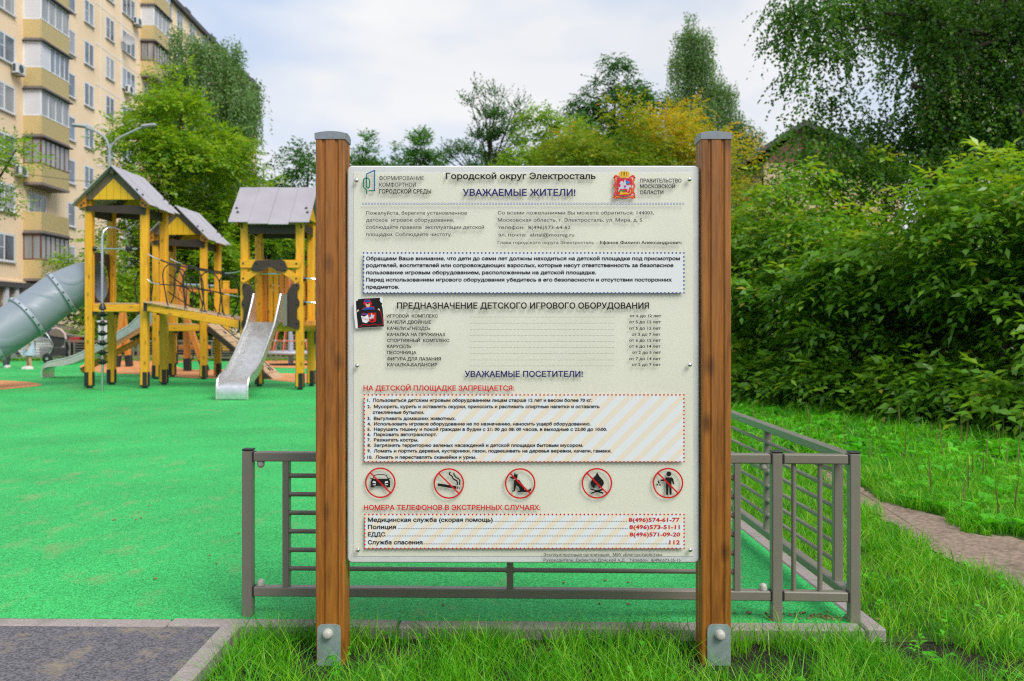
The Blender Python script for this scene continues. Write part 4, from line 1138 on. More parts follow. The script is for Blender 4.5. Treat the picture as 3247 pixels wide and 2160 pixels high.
gp_ = px_poly(Z4([(705, 435), (752, 435), (752, 765), (705, 765)]), yf - .07)[::-1]
slab_poly('slide_flange', gp_, fy, yf - .074, yf - .066, M['fence'], TS)
for k in range(9):
    x = -4.45 + k * .098
    h = 1.12 + .98 + .05 * sin(k * 1.1)
    obj('back_board', MB().box((x + .05, 15.73, (1.13 + h) / 2), (.085, .024, h - 1.13), None, .01), M['orange_wood'] if k not in (1, 2) else M['yellow_wood'], TS)
obj('side_beam', MB().box((-3.30, 15.28, 1.12), (.34, .9, .10), None, .01), M['orange_wood'], TS)
slab_poly('corner_panel', px_poly([(963, 1050), (1000, 1050), (1006, 1098), (985, 1075), (965, 1075)], 15.66), fy, 15.655, 15.675, M['panel_grey'], TS)
for z in (1.86, 1.46):
    a = Vector((-3.52, 14.86, z))
    h_ = obj('hand_ring', MB().tube([a, a + Vector((.10, 0, .012)), a + Vector((.22, .03, -.0)), a + Vector((.32, .08, -.06)), a + Vector((.36, .16, -.14)), a + Vector((.33, .3, -.16))], .017, 8), M['steel_tube'], TS, True)
    obj('flange', MB().lathe([(.05, 0), (.05, .015), (.03, .05), (.018, .06)], a, Matrix.Rotation(pi / 2, 3, 'Y'), 12), M['cap_black'], h_, True)

# rope bridge between the tall tower and the slide tower
rb = thing('rope_bridge', 'sloping plank bridge with black rope sides joining two play towers', 'rope bridge', (-5.4, 15.4, 1.2))
A_, B_ = Vector((-6.26, 0, 1.40)), Vector((-4.56, 0, 1.085))
for y in (15.06, 15.86):
    b = obj('side_beam', MB().bar(A_ + Vector((0, y, 0)), B_ + Vector((0, y - .12, 0)), .06, .13, .008), M['yellow_wood_x'], rb)
    for P_ in (A_, B_): obj('bracket', MB().box((P_.x + (.02 if P_ is A_ else -.02), y - (.0 if P_ is A_ else .12), P_.z), (.06, .085, .15)), M['black_steel'], b)
n = 12
for k in range(n):
    p = A_.lerp(B_, (k + .5) / n); p.z += .085; p.y = 15.40
    obj('deck_board', MB().box(p, (.132, .86, .028), Matrix.Rotation(math.atan2(.315, 1.70), 3, 'Y'), .004), M['pale_wood'], rb)
Z3 = lambda pts: [(440 + x * .2869, 780 + y_ * .2869) for x, y_ in pts]
def smooth(pts, k=4):
    out = []
    for i in range(len(pts) - 1):
        p0, p1, p2, p3 = pts[max(i - 1, 0)], pts[i], pts[i + 1], pts[min(i + 2, len(pts) - 1)]
        for j in range(k):
            t = j / k
            out.append(.5 * (2 * p1 + (p2 - p0) * t + (2 * p0 - 5 * p1 + 4 * p2 - p3) * t * t + (3 * p1 - p0 - 3 * p2 + p3) * t ** 3))
    return out + [pts[-1]]
def rope_px(name, pts, Y, r=.011, m='rope_black', Y2=None, par=rb):
    q = Z3(pts); n_ = len(q)
    w = [at(x, y_, Y + ((Y2 or Y) - Y) * i / max(n_ - 1, 1)) for i, (x, y_) in enumerate(q)]
    return obj(name, MB().tube(smooth(w), r, 6), M[m], par, True)
YR = 15.02
rope_px('chain', [(100, 90), (170, 130), (240, 155)], YR + .1, .010, 'chain'); rope_px('handrail_rope', [(240, 155), (350, 195), (480, 225), (610, 250), (790, 290), (900, 305), (1000, 325), (1120, 345)], YR + .1, .015)
rope_px('chain', [(955, 300), (1020, 300), (1112, 283)], YR, .010, 'chain'); rope_px('chain', [(95, 370), (140, 405), (230, 425)], YR, .010, 'chain')
rope_px('mid_rope', [(230, 425), (400, 435), (560, 450), (700, 475), (850, 510), (950, 535)], YR); rope_px('chain', [(950, 535), (1030, 550), (1112, 560)], YR, .010, 'chain')
for L_ in ([(325, 680), (290, 500), (265, 330), (290, 240), (350, 205), (420, 245), (480, 330), (500, 450), (515, 700)], [(515, 705), (490, 420), (500, 310), (550, 262), (610, 250), (665, 290), (705, 400), (715, 560), (695, 725)],
           [(737, 745), (690, 420), (690, 340), (725, 300), (790, 290), (850, 330), (890, 400), (905, 560), (885, 765)], [(945, 790), (900, 520), (895, 390), (930, 345), (1000, 325), (1060, 370), (1100, 460), (1100, 600), (1035, 795)]):
    o = rope_px('rope_loop', L_, YR)
    for e in (0, -1):
        p = at(*Z3([L_[e]])[0], YR)
        obj('anchor', MB().lathe([(.045, -.01), (.045, .0), (.02, .035), (.012, .05)], p, None, 8), M['cap_black'], o, True)
for L_ in ([(345, 655), (385, 560), (398, 420), (400, 320), (430, 270), (480, 260), (520, 330), (530, 480), (520, 660)], [(590, 690), (600, 520), (560, 380), (590, 340), (640, 420), (700, 640), (690, 700)], [(865, 760), (820, 630), (790, 500), (780, 420), (830, 400)]):
    rope_px('rope_loop', L_, 15.82)
rope_px('chain', [(345, 140), (420, 180), (480, 195)], 15.82, .010, 'chain'); rope_px('handrail_rope', [(480, 195), (610, 235), (790, 270), (960, 295)], 15.82, .015); rope_px('mid_rope', [(345, 400), (480, 455), (700, 485), (930, 520)], 15.82)

# climbing ramp of the farther tower
cr = thing('climbing_ramp', 'sloping plank climbing ramp with a rope beside the steel slide', 'climbing ramp', (-5.4, 18.0, .5))
a, b = Vector((-6.10, 18.05, 1.10)), Vector((-4.75, 18.05, -.02))
ang = math.atan2(a.z - b.z, b.x - a.x)
n = 9
for k in range(n):
    p = a.lerp(b, (k + .5) / n)
    o = obj('ramp_board', MB().box(p, ((b - a).length / n - .01, .75, .032), Matrix.Rotation(ang, 3, 'Y'), .005), M['pale_wood'], cr)
    if k % 2: obj('grip_hole', MB().lathe([(.045, 0), (.045, .006)], p + Vector((.016, -.1 + .08 * (k % 3), .018)), Matrix.Rotation(ang, 3, 'Y'), 12), M['cap_black'], o)
for y in (17.69, 18.41): obj('ramp_beam', MB().bar(a + Vector((0, y - 18.05, -.07)), b + Vector((0, y - 18.05, -.07)), .06, .10, .006), M['brown_board'], cr)
obj('rope', MB().tube([a + Vector((0, -.05, .12)), a.lerp(b, .3) + Vector((0, 0, .1)), a.lerp(b, .5) + Vector((0, 0, .13)), a.lerp(b, .9) + Vector((0, .03, .06))], .012, 6), M['rope_black'], cr, True)

# tube slide
M['tube_plastic'] = mat('grey_tube_plastic', (.225, .26, .305), .42, spec=.5)
def emboss(m):
    n, l = m.node_tree.nodes, m.node_tree.links
    tc = n.new('ShaderNodeTexCoord'); w = n.new('ShaderNodeTexWave'); w.inputs['Scale'].default_value = .75; w.inputs['Distortion'].default_value = 11; w.inputs['Detail'].default_value = 1.0; w.inputs['Detail Scale'].default_value = 1.3; w.bands_direction = 'Z'
    l.new(tc.outputs['Object'], w.inputs['Vector'])
    r = n.new('ShaderNodeValToRGB'); r.color_ramp.elements[0].position = .55; r.color_ramp.elements[1].position = .95
    l.new(w.outputs['Fac'], r.inputs['Fac'])
    b = n.new('ShaderNodeBump'); b.inputs['Strength'].default_value = .45; b.inputs['Distance'].default_value = .02
    l.new(r.outputs['Color'], b.inputs['Height']); l.new(b.outputs['Normal'], n['Principled BSDF'].inputs['Normal'])
emboss(M['tube_plastic'])
M['tube_flange'] = mat('grey_flange', (.34, .37, .43), .38)
ts = thing('tube_slide', 'fat grey plastic tube slide with bolted rings running down to the left', 'tube slide', (-8.2, 15.2, 0))
axis = [Vector(p) for p in ((-7.30, 15.63, 1.86), (-7.56, 15.59, 1.82), (-7.88, 15.45, 1.65), (-8.08, 15.28, 1.44), (-8.29, 15.08, 1.22), (-8.50, 14.90, 1.01), (-8.72, 14.72, .82), (-9.0, 14.50, .63), (-9.35, 14.28, .54), (-9.8, 14.1, .52))]
for i0, i1 in ((0, 2), (2, 4), (4, 6), (6, 9)):
    seg = smooth(axis[max(0, i0 - 1):min(len(axis), i1 + 2)], 6)
    k0 = 6 if i0 > 0 else 0; k1 = k0 + (i1 - i0) * 6
    seg = seg[k0:k1 + 1]
    obj('tube_section', MB().tube(seg, .372, 40, caps=False), M['tube_plastic'], ts, True)
for i in (2, 4, 6):
    d = (axis[i + 1] - axis[i - 1]).normalized(); R = d.to_track_quat('Z', 'Y').to_matrix()
    fl = obj('flange', MB().lathe([(.37, -.032), (.405, -.030), (.412, -.022), (.412, .022), (.405, .030), (.37, .032)], axis[i], R, 40), M['tube_flange'], ts, True)
    for k in range(16):
        a_ = 2 * pi * k / 16
        q = axis[i] + R @ Vector((.408 * cos(a_), .408 * sin(a_), 0)); nn = R @ Vector((cos(a_), sin(a_), 0))
        obj('bolt', MB().lathe([(.016, 0), (.016, .008), (.005, .014)], q, nn.to_track_quat('Z', 'Y').to_matrix(), 8), M['cap_black'], fl, True)
obj('support_post', MB().tube([(-9.0, 14.5, 0), (-9.0, 14.5, .4)], .05, 10), M['galv'], ts, True)

# climbing frame of orange timber at the back, behind the bridge
cf = thing('timber_climber', 'orange timber climber with leaning legs seen through the rope bridge', 'climber', (-6.9, 22.5, 0))
def beam(name, p, q, w=.12, par=cf, m='orange_wood', h=None):
    return obj(name, MB().bar(p, q, w, h or w, .012, up=(0, 1, 0)), M[m], par)
def leg(px0, py0, px1, py1, Y, w=.13, m='orange_wood'):
    p, q = at(px0, py0, Y), at(px1, py1, Y); d = (q - p).normalized(); p = p - d * 0
    k = (0.0 - q.z) / d.z if d.z else 0
    q = q + d * k
    o = beam('leg', p, q, w, cf, m)
    e = q - d * .30
    obj('post_shoe', MB().bar(e, q - d * .01, w + .016, w + .016, .004, up=(0, 1, 0)), M['black_steel'], o)
leg(588, 905, 595, 1180, 20.6); leg(560, 925, 655, 1182, 20.4); leg(388, 990, 372, 1140, 22.5); leg(390, 990, 408, 1140, 22.7)
leg(717, 897, 716, 1141, 26.0, .16, 'yellow_wood'); leg(553, 890, 552, 1150, 24.0, .15, 'yellow_wood')
obj('post_top', MB().box(at(717, 896, 26.0) + Vector((0, 0, .02)), (.17, .17, .05), None, .01), M['yellow_board'], cf)
beam('cross_beam', at(553, 918, 24.0), at(750, 924, 25.9), .12); beam('step_bar', at(555, 1101, 21.5), at(665, 1101, 20.6), .09)
beam('arm', at(560, 925, 20.6), at(586, 838, 20.6), .12)
obj('crossbar', MB().tube([at(555, 901, 21.5), at(690, 908, 21.5)], .03, 8), M['steel_tube'], cf, True)
for px in (560, 585, 612):
    obj('rope', MB().tube([at(px, 1040, 21.2), at(px + 4, 1100, 21.2), at(px - 2, 1142, 21.2)], .014, 5), M['rope_black'], cf, True)

# rope carousel at the back, seen under the slide tower
ca = thing('rope_carousel', 'cone shaped rope carousel with orange ropes seen under the slide tower', 'carousel', gp(922, 1157).to_tuple())
c0 = gp(922, 1157)
obj('base_disc', MB().lathe([(.62, 0), (.62, .015), (.2, .03)], c0, None, 28), M['brown_board'], ca)
obj('mast', MB().tube([c0, c0 + Vector((0, 0, 2.3))], .07, 12), M['frame_lavender'], ca, True)
ringz = .33
def circle(r, z, n=28): return [c0 + Vector((r * cos(2 * pi * k / n), r * sin(2 * pi * k / n), z)) for k in range(n + 1)]
obj('ring_seat', MB().tube(circle(.56, ringz), .045, 8, caps=False), M['frame_lavender'], ca, True)
obj('foot_plate', MB().lathe([(.5, .30), (.5, .33), (.1, .33)], c0, None, 28), M['frame_lavender'], ca)
for k in range(10):
    a = 2 * pi * k / 10 + .2
    o = obj('net_rope', MB().tube([c0 + Vector((.56 * cos(a), .56 * sin(a), ringz + .03)), c0 + Vector((.08 * cos(a), .08 * sin(a), 2.25))], .016, 6), M['rope_orange'], ca, True)
    for z in (.65, 1.0, 1.35):
        r = .56 - .48 * (z - ringz) / 1.92
        obj('rope_knot', MB().lathe([(.005, -.03), (.03, -.015), (.03, .015), (.005, .03)], c0 + Vector((r * cos(a), r * sin(a), z)), None, 8), M['nut_cap'], o, True)
for z in (.65, 1.0, 1.35):
    r = .56 - .48 * (z - ringz) / 1.92
    obj('hoop_rope', MB().tube(circle(r, z, 10), .014, 5, caps=False), M['rope_orange'], ca, True)

# fence at the far edge of the playground
ff = thing('metal_fence', 'long low grey metal fence at the far edge of the playground', 'fence', (-9, 25.9, 0))
xs = np.arange(-15.0, .6, 2.02)
for i, x in enumerate(xs):
    obj('post', MB().box((x, 25.9, .31), (.05, .05, .62), None, .004), FM, ff)
    if i == len(xs) - 1: break
    x1 = xs[i + 1]
    for nm, z in (('top_rail', .60), ('bottom_rail', .11)): obj(nm, MB().box(((x + x1) / 2, 25.9, z), (x1 - x - .06, .045, .04)), FM, ff)
    for s in (.14, 1.01, 1.88): obj('stile', MB().box((x + s, 25.9, .355), (.025, .04, .45)), FM, ff)
    for z in (.19, .265, .34, .415, .49, .555): obj('round_bar', MB().tube([(x + .15, 25.9, z), (x1 - .15, 25.9, z)], .011, 6), FM, ff, True)
# ------------------------------------------------------------------ apartment block on the left
M['plaster'] = mat('peach_plaster', (.86, .66, .45), .85, var=.07, vscale=.35, bump=.3, bscale=14, dist=.01, spec=.2)
M['seam'] = mat('pale_panel_joint', (.80, .70, .58), .85)
M['siding'] = mat('yellow_siding', (.82, .63, .30), .6)
def lines(m, axis, scale, depth):
    n, l = m.node_tree.nodes, m.node_tree.links
    tc = n.new('ShaderNodeTexCoord'); w = n.new('ShaderNodeTexWave'); w.bands_direction = axis; w.wave_profile = 'SAW'; w.inputs['Scale'].default_value = scale
    l.new(tc.outputs['Object'], w.inputs['Vector']); b = n.new('ShaderNodeBump'); b.inputs['Strength'].default_value = 1; b.inputs['Distance'].default_value = depth
    l.new(w.outputs['Fac'], b.inputs['Height']); l.new(b.outputs['Normal'], n['Principled BSDF'].inputs['Normal'])
lines(M['siding'], 'Z', 3.2, .03)
M['pvc'] = mat('white_window_frame', (.72, .73, .75), .4)
M['brown_frame'] = mat('brown_window_frame', (.16, .055, .02), .5)
M['pane'] = mat('window_glass', (.05, .06, .075), .05, spec=.8, col2=(.24, .29, .34), vscale=.45)
M['curtain_pane'] = mat('curtained_glass', (.38, .38, .38), .12, spec=.8, col2=(.20, .21, .22), vscale=.9, stretch=(3, 3, .4))
M['white_panel'] = mat('white_balcony_panel', (.62, .62, .66), .5, var=.04, vscale=.6)
M['slab_concrete'] = mat('balcony_slab', (.22, .18, .16), .8)
M['roof_dark'] = mat('dark_roof_edge', (.06, .055, .055), .6)
M['sill'] = mat('pale_sill', (.58, .57, .58), .5)
M['ac_white'] = mat('air_conditioner_white', (.62, .63, .64), .5)
M['lattice'] = mat('brown_lattice', (.30, .22, .15), .7)
M['grille'] = mat('dark_fan_grille', (.05, .07, .08), .6)

bd = thing('apartment_block', 'long peach panel apartment block with yellow sided balconies beyond the playground', 'apartment block', (-27.5, 70, -.4))
def FX(Y): return -27.0 - .033 * (Y - 49)
def fac(Y, z, out=0.0): return Vector((FX(Y) + out, Y + out * .033, z))
fang = math.atan2(1, -.033)                                # direction of the facade
FR = Matrix.Rotation(fang, 3, 'Z')                        # local x runs along the facade, -y points out to +X
def fbox(mb, Ya, Yb, za, zb, o0, o1, ch=0.0):
    a, b = fac(Ya, 0), fac(Yb, 0); c = (a + b) / 2; c.z = (za + zb) / 2
    out = Vector((1, .033, 0)).normalized()
    c += out * (o0 + o1) / 2
    return mb.box(c, ((b - a).length, abs(o1 - o0), zb - za), FR, ch)
Y0, Y1, ZT, FH, Z0F = 43.0, 99.0, 27.3, 2.66, 3.6
obj('wall', fbox(MB(), Y0, Y1, -.42, ZT, -12, 0), M['plaster'], bd)
o = obj('roof', fbox(MB(), Y0 - .3, Y1 + .3, ZT, ZT + .35, -12.3, .35), M['roof_dark'], bd)
for Y in np.arange(54, 99, 7.3): obj('roof_vent', fbox(MB(), Y, Y + 1.2, ZT + .35, ZT + 1.0, -.9, -.1), M['roof_dark'], o)
sm = MB()
for k in range(1, 9):
    z = Z0F + FH * k - .12
    fbox(sm, 57.9, 65.4, z, z + .13, 0, .012); fbox(sm, 74.6, 82.1, z, z + .13, 0, .012)
for Y in (58.6, 61.9, 64.9, 75.3, 78.6): fbox(sm, Y, Y + .16, 11.5, ZT - .1, 0, .014)
pj = obj('panel_joints', sm, M['seam'], bd); pj['kind'] = 'stuff'
rw = random.Random(5)
def window(Ya, Yb, za, zb, nsash, name='window', frame='pvc', par=None, recess=.10, glass=None):
    mb = MB(); d0, d1 = -.02, .035
    fw = .07
    fbox(mb, Ya, Ya + fw, za, zb, d0, d1); fbox(mb, Yb - fw, Yb, za, zb, d0, d1); fbox(mb, Ya + fw, Yb - fw, za, za + fw, d0, d1); fbox(mb, Ya + fw, Yb - fw, zb - fw, zb, d0, d1)
    for k in range(1, nsash):
        y = Ya + (Yb - Ya) * k / nsash; fbox(mb, y - fw * .6, y + fw * .6, za + fw, zb - fw, d0, d1)
    y2 = Ya + (Yb - Ya) * (.5 if nsash == 1 else 1 / nsash)
    if rw.random() < .55: fbox(mb, Ya + fw, y2 - fw * .6, za + (zb - za) * .5 - .02, za + (zb - za) * .5 + .02, d0, .03)
    w = obj(name, mb, M[frame], bd)
    g = glass or ('curtain_pane' if rw.random() < .25 else 'pane')
    obj('pane', fbox(MB(), Ya + fw, Yb - fw, za + fw, zb - fw, -.01, .012), M[g], w)
    obj('sill', fbox(MB(), Ya - .05, Yb + .05, za - .07, za, .0, .12), M['sill'], w)
    rv = MB()
    fbox(rv, Ya - .06, Ya, za, zb + .06, 0, .02); fbox(rv, Yb, Yb + .06, za, zb + .06, 0, .02); fbox(rv, Ya, Yb, zb, zb + .06, 0, .02)
    obj('reveal', rv, M['sill'], w)
    return w
def balcony(Yb, k, kind, L=3.25, dep=1.0):
    z = Z0F + FH * k
    s = obj('balcony', fbox(MB(), Yb, Yb + L, z - .14, z, 0, dep + .04), M['slab_concrete'], bd)
    mb = MB(); ph = 1.02
    fbox(mb, Yb, Yb + L, z, z + ph, dep - .04, dep); fbox(mb, Yb, Yb + .04, z, z + ph, 0, dep - .04); fbox(mb, Yb + L - .04, Yb + L, z, z + ph, 0, dep - .04)
    obj('parapet', mb, M['siding'], s)
    tr = MB(); fbox(tr, Yb - .02, Yb + .08, z - .02, z + ph, dep - .05, dep + .015)
    obj('corner_trim', tr, M['siding'], s)
    if kind == 'open':
        window(Yb + .6, Yb + 2.5, z + .2, z + 2.2, 3, par=bd)
        return
    fr = {'white': 'pvc', 'brown': 'brown_frame', 'half': 'pvc'}[kind]
    za, zb = z + ph, z + FH - .22
    mb = MB(); fw = .075
    y_start = Yb + (1.0 if kind == 'half' else 0)
    n = 4 if kind != 'brown' else 6
    for j in range(n + 1):
        y = y_start + (Yb + L - y_start) * j / n
        fbox(mb, max(Yb, y - fw / 2), min(Yb + L, y + fw / 2), za, zb, dep - .06, dep + .005)
    fbox(mb, Yb, Yb + L, zb - fw, zb, dep - .05, dep); fbox(mb, Yb, Yb + L, za, za + fw * .8, dep - .05, dep + .02)
    for o0, o1 in ((0, .07), (dep - .09, dep - .06)) + (((.48, .54),) if kind == 'brown' else ()): fbox(mb, Yb, Yb + .05, za, zb, o0, o1)
    fbox(mb, Yb, Yb + .05, zb - fw, zb, .07, dep - .09); fbox(mb, Yb, Yb + .05, za, za + fw, .07, dep - .09)
    obj('glazing_frame', mb, M[fr], s)
    pn = MB()
    fbox(pn, y_start + .02, Yb + L - .02, za + .02, zb - .02, dep - .04, dep - .02)
    obj('pane', pn, M['curtain_pane' if (k + kind.count('r')) % 2 else 'pane'], s)
    if kind == 'half':
        obj('blind_panel', fbox(MB(), Yb + .03, y_start, za, zb - fw, dep - .04, dep - .006), M['white_panel'], s)
    obj('side_panel', fbox(MB(), Yb + .012, Yb + .035, za, zb - .03, .03, dep - .05), M['white_panel' if kind != 'brown' else 'curtain_pane'], s)
    obj('canopy', fbox(MB(), Yb - .12, Yb + L + .12, zb, zb + .07, 0, dep + .2), M['roof_dark'], s)
kinds = {0: 'brown', 1: 'open', 2: 'brown', 3: 'white', 4: 'half', 5: 'white', 6: 'half', 7: 'white', 8: 'white'}
for k in range(9): balcony(48.75, k, kinds[k])
kinds2 = {3: 'open', 4: 'white', 5: 'open', 6: 'brown', 7: 'white', 8: 'half'}
for k in range(2, 9): balcony(65.5, k, kinds2.get(k, 'open'))
for k in range(3, 9): balcony(88.0, k, 'white' if k % 2 else 'open')
for k in range(0, 9):
    z = Z0F + FH * k
    for (a, b_, n_) in ((45.75, 47.85, 2), (53.95, 54.95, 1), (56.2, 57.55, 2), (59.4, 60.75, 2), (62.1, 64.4, 3)):
        if k > 6 and a < 50: continue
        window(a, b_, z + .82, z + 2.27, n_)
    if k >= 3:
        for (a, b_, n_) in ((70.8, 72.0, 1), (73.2, 74.6, 2), (76.4, 77.8, 2), (79.6, 81.6, 3), (84.5, 86, 2), (93, 94.5, 2), (96, 97.5, 2)): window(a, b_, z + .82, z + 2.27, n_)
# ground floor: grey canopy, white posts, lattice screens
o = obj('ground_floor_canopy', fbox(MB(), 43, 53, 3.0, 3.28, 0, .7), M['roof_dark'], bd)
obj('ledge', fbox(MB(), 43, 60, 3.30, 3.42, 0, .12), M['plaster'], bd)
for Y in (44.9, 45.9, 46.9, 47.8): obj('white_post', fbox(MB(), Y, Y + .28, -.4, 3.0, .35, .6), M['white_panel'], o)
lt = MB()
for Y in np.arange(43.2, 47.8, .22):
    for s in (-1, 1):
        p, q = fac(Y, 1.2, .4), fac(Y + s * .55, 3.0, .42)
        lt.bar(p, q, .03, .05)
obj('lattice_screen', lt, M['lattice'], o)

def ac_unit(px, py, label):
    Y = 25.4 / ((1623 - px) / 2800 - .033)
    z = CAM_H - (py - CY) / FPX * Y
    t = thing('air_conditioner', label, 'air conditioner', fac(Y, z, .2), 0, 'air conditioners on the apartment block')
    obj('casing', fbox(MB(), Y - .42, Y + .42, z - .28, z + .28, .12, .44, .02), M['ac_white'], t)
    g = obj('fan_grille', MB().lathe([(.22, 0), (.22, .012), (.05, .02)], fac(Y - .08, z, .445), Matrix.Rotation(pi / 2, 3, 'Y'), 18), M['grille'], t)
    obj('side_vent', fbox(MB(), Y - .425, Y - .415, z - .2, z + .2, .16, .32), M['grille'], t)
    for s in (-.3, .3): obj('bracket', fbox(MB(), Y + s - .02, Y + s + .02, z - .34, z - .28, 0, .42), M['fence'], t)
ac_unit(42, 220, 'white air conditioner left of the balconies, higher of the two there')
ac_unit(52, 543, 'white air conditioner left of the balconies, lower of the two there')
ac_unit(424, 70, 'white air conditioner under the top wide window beside the far balconies')
ac_unit(397, 286, 'white air conditioner below the window just above the tree crown')
Yd = 62.0; zd = CAM_H - (130 - CY) / FPX * Yd
sd = thing('satellite_dish', 'round grey satellite dish on the peach facade', 'satellite dish', fac(Yd, zd, .5))
Rd = Vector((.5, -.8, .3)).to_track_quat('Z', 'Y').to_matrix()
obj('dish', MB().lathe([(.02, 0), (.2, .03), (.36, .10), (.40, .13), (.36, .115), (.2, .045), (.02, .02)], fac(Yd, zd, .5), Rd, 20), mat('dish_grey', (.30, .30, .30), .6), sd, True)
obj('arm', MB().tube([fac(Yd, zd - .1, 0), fac(Yd, zd - .1, .5)], .03, 6), M['fence'], sd)
wire = obj('overhead_cable', MB().tube([at(-60, 525, 40), at(80, 552, 42), at(220, 570, 44), at(300, 577, 45), at(420, 572, 47), at(560, 560, 50)], .014, 5), M['roof_dark'])
tag(wire, 'thin dark cable sagging across the apartment block facade', 'cable')

# ------------------------------------------------------------------ houses on the right behind the trees
M['brick'] = mat('brown_brick', (.20, .09, .06), .85, var=.15, vscale=8)
M['pale_plaster'] = mat('pale_plaster', (.52, .44, .40), .8, var=.06, vscale=.5)
M['cream_plaster'] = mat('cream_plaster', (.58, .46, .26), .8, var=.06, vscale=.5)
gh = thing('gabled_house', 'brown and cream house gable showing between the yellow tree and dark birch', 'house', (12.5, 36, -.4))
Yg = 36.0
pr = [((2360 - CX) / FPX * Yg, CAM_H - (520 - CY) / FPX * Yg), ((2540 - CX) / FPX * Yg, CAM_H - (405 - CY) / FPX * Yg), ((2900 - CX) / FPX * Yg, CAM_H - (560 - CY) / FPX * Yg)]
obj('wall', MB().prism([(pr[0][0] + .8, -.42), (pr[2][0] - .5, -.42), (pr[2][0] - .5, pr[2][1]), pr[1], (pr[0][0] + .8, pr[0][1])], fy, Yg, Yg + 9), M['cream_plaster'], gh)
obj('gable_cladding', MB().prism([(pr[0][0] + .9, pr[0][1] + .1), (pr[2][0] - .6, pr[2][1] + .1), (pr[1][0], pr[1][1] - .1)], fy, Yg - .06, Yg - .002), M['brick'], gh)
for p, q in ((pr[0], pr[1]), (pr[1], pr[2])):
    obj('roof', MB().prism([p, q, (q[0], q[1] + .22), (p[0], p[1] + .22)], fy, Yg - .5, Yg + 9.3), M['roof_dark'], gh)
for k, x in enumerate((11.9, 13.6)):
    w = obj('window', MB().box((x, Yg - .03, 3.6), (1.0, .08, 1.4)), M['pvc'], gh); obj('pane', MB().box((x, Yg - .075, 3.6), (.84, .02, 1.24)), M['pane'], w)
b2 = thing('apartment_block', 'pale apartment block with yellow balconies glimpsed through the dark birch', 'apartment block', (24, 42, -.4))
obj('wall', MB().box((29.0, 43.5, 11), (15.0, 5, 23)), M['pale_plaster'], b2)
for k in range(7):
    z = 2.6 + 2.8 * k
    o = obj('balcony', MB().box((20.95, 43.0, z), (1.1, 3.4, .14)), M['slab_concrete'], b2); obj('parapet', MB().box((20.45, 43.0, z + .55), (.06, 3.4, .95)), M['siding'], o)
    obj('parapet', MB().box((20.95, 41.32, z + .55), (1.0, .06, .95)), M['siding'], o)
    for x in (23.0, 26.5, 30.0):
        w = obj('window', MB().box((x, 40.97, z + 1.4), (1.5, .07, 1.5)), M['pvc'], b2); obj('pane', MB().box((x, 40.93, z + 1.4), (1.3, .02, 1.3)), M['pane'], w)

# ------------------------------------------------------------------ street lamp
sl = thing('street_lamp', 'tall grey street lamp with two curved arms behind the tallest play tower', 'street lamp', (-13.68, 30, -.05))
M['lamp_grey'] = mat('lamp_grey', (.34, .36, .38), .5)
obj('pole', MB().tube([at(347, 1150, 30), at(347, 1010, 30), at(347, 640, 30)], [.12, .11, .085], 12), mat('lamp_concrete', (.33, .29, .25), .8, var=.08, vscale=4), sl, True)
ap = at(347, 640, 30)
up = at(347, 490, 30)
obj('mast', MB().tube([ap, up], .06, 10), M['lamp_grey'], sl, True)
def arm(pts):
    a = obj('arm', MB().tube(smooth([at(x, y_, 30) for x, y_ in pts]), .04, 8), M['lamp_grey'], sl, True)
    return a
a1 = arm([(347, 495), (346, 470), (335, 440), (310, 420), (285, 409), (262, 402)]); a2 = arm([(347, 495), (352, 465), (375, 440), (410, 422), (440, 408), (458, 402)])
for (x, y_, dx), a in (((252, 399, -1), a1), ((472, 399, 1), a2)):
    c = at(x, y_, 30)
    obj('lamp_head', MB().box(c, (.5, .22, .11), Matrix.Rotation(-.12 * dx, 3, 'Y'), .045), M['lamp_grey'], a)
wp = thing('gate_post', 'white concrete post beyond the far fence under the tallest play tower', 'post', at(331, 1120, 27.5))
obj('shaft', MB().box(at(331, 1075, 27.5), (.28, .28, 1.05), None, .02), M['white_panel'], wp)
obj('cap', MB().box(at(331, 1020, 27.5), (.34, .34, .06), None, .02), M['white_panel'], wp)

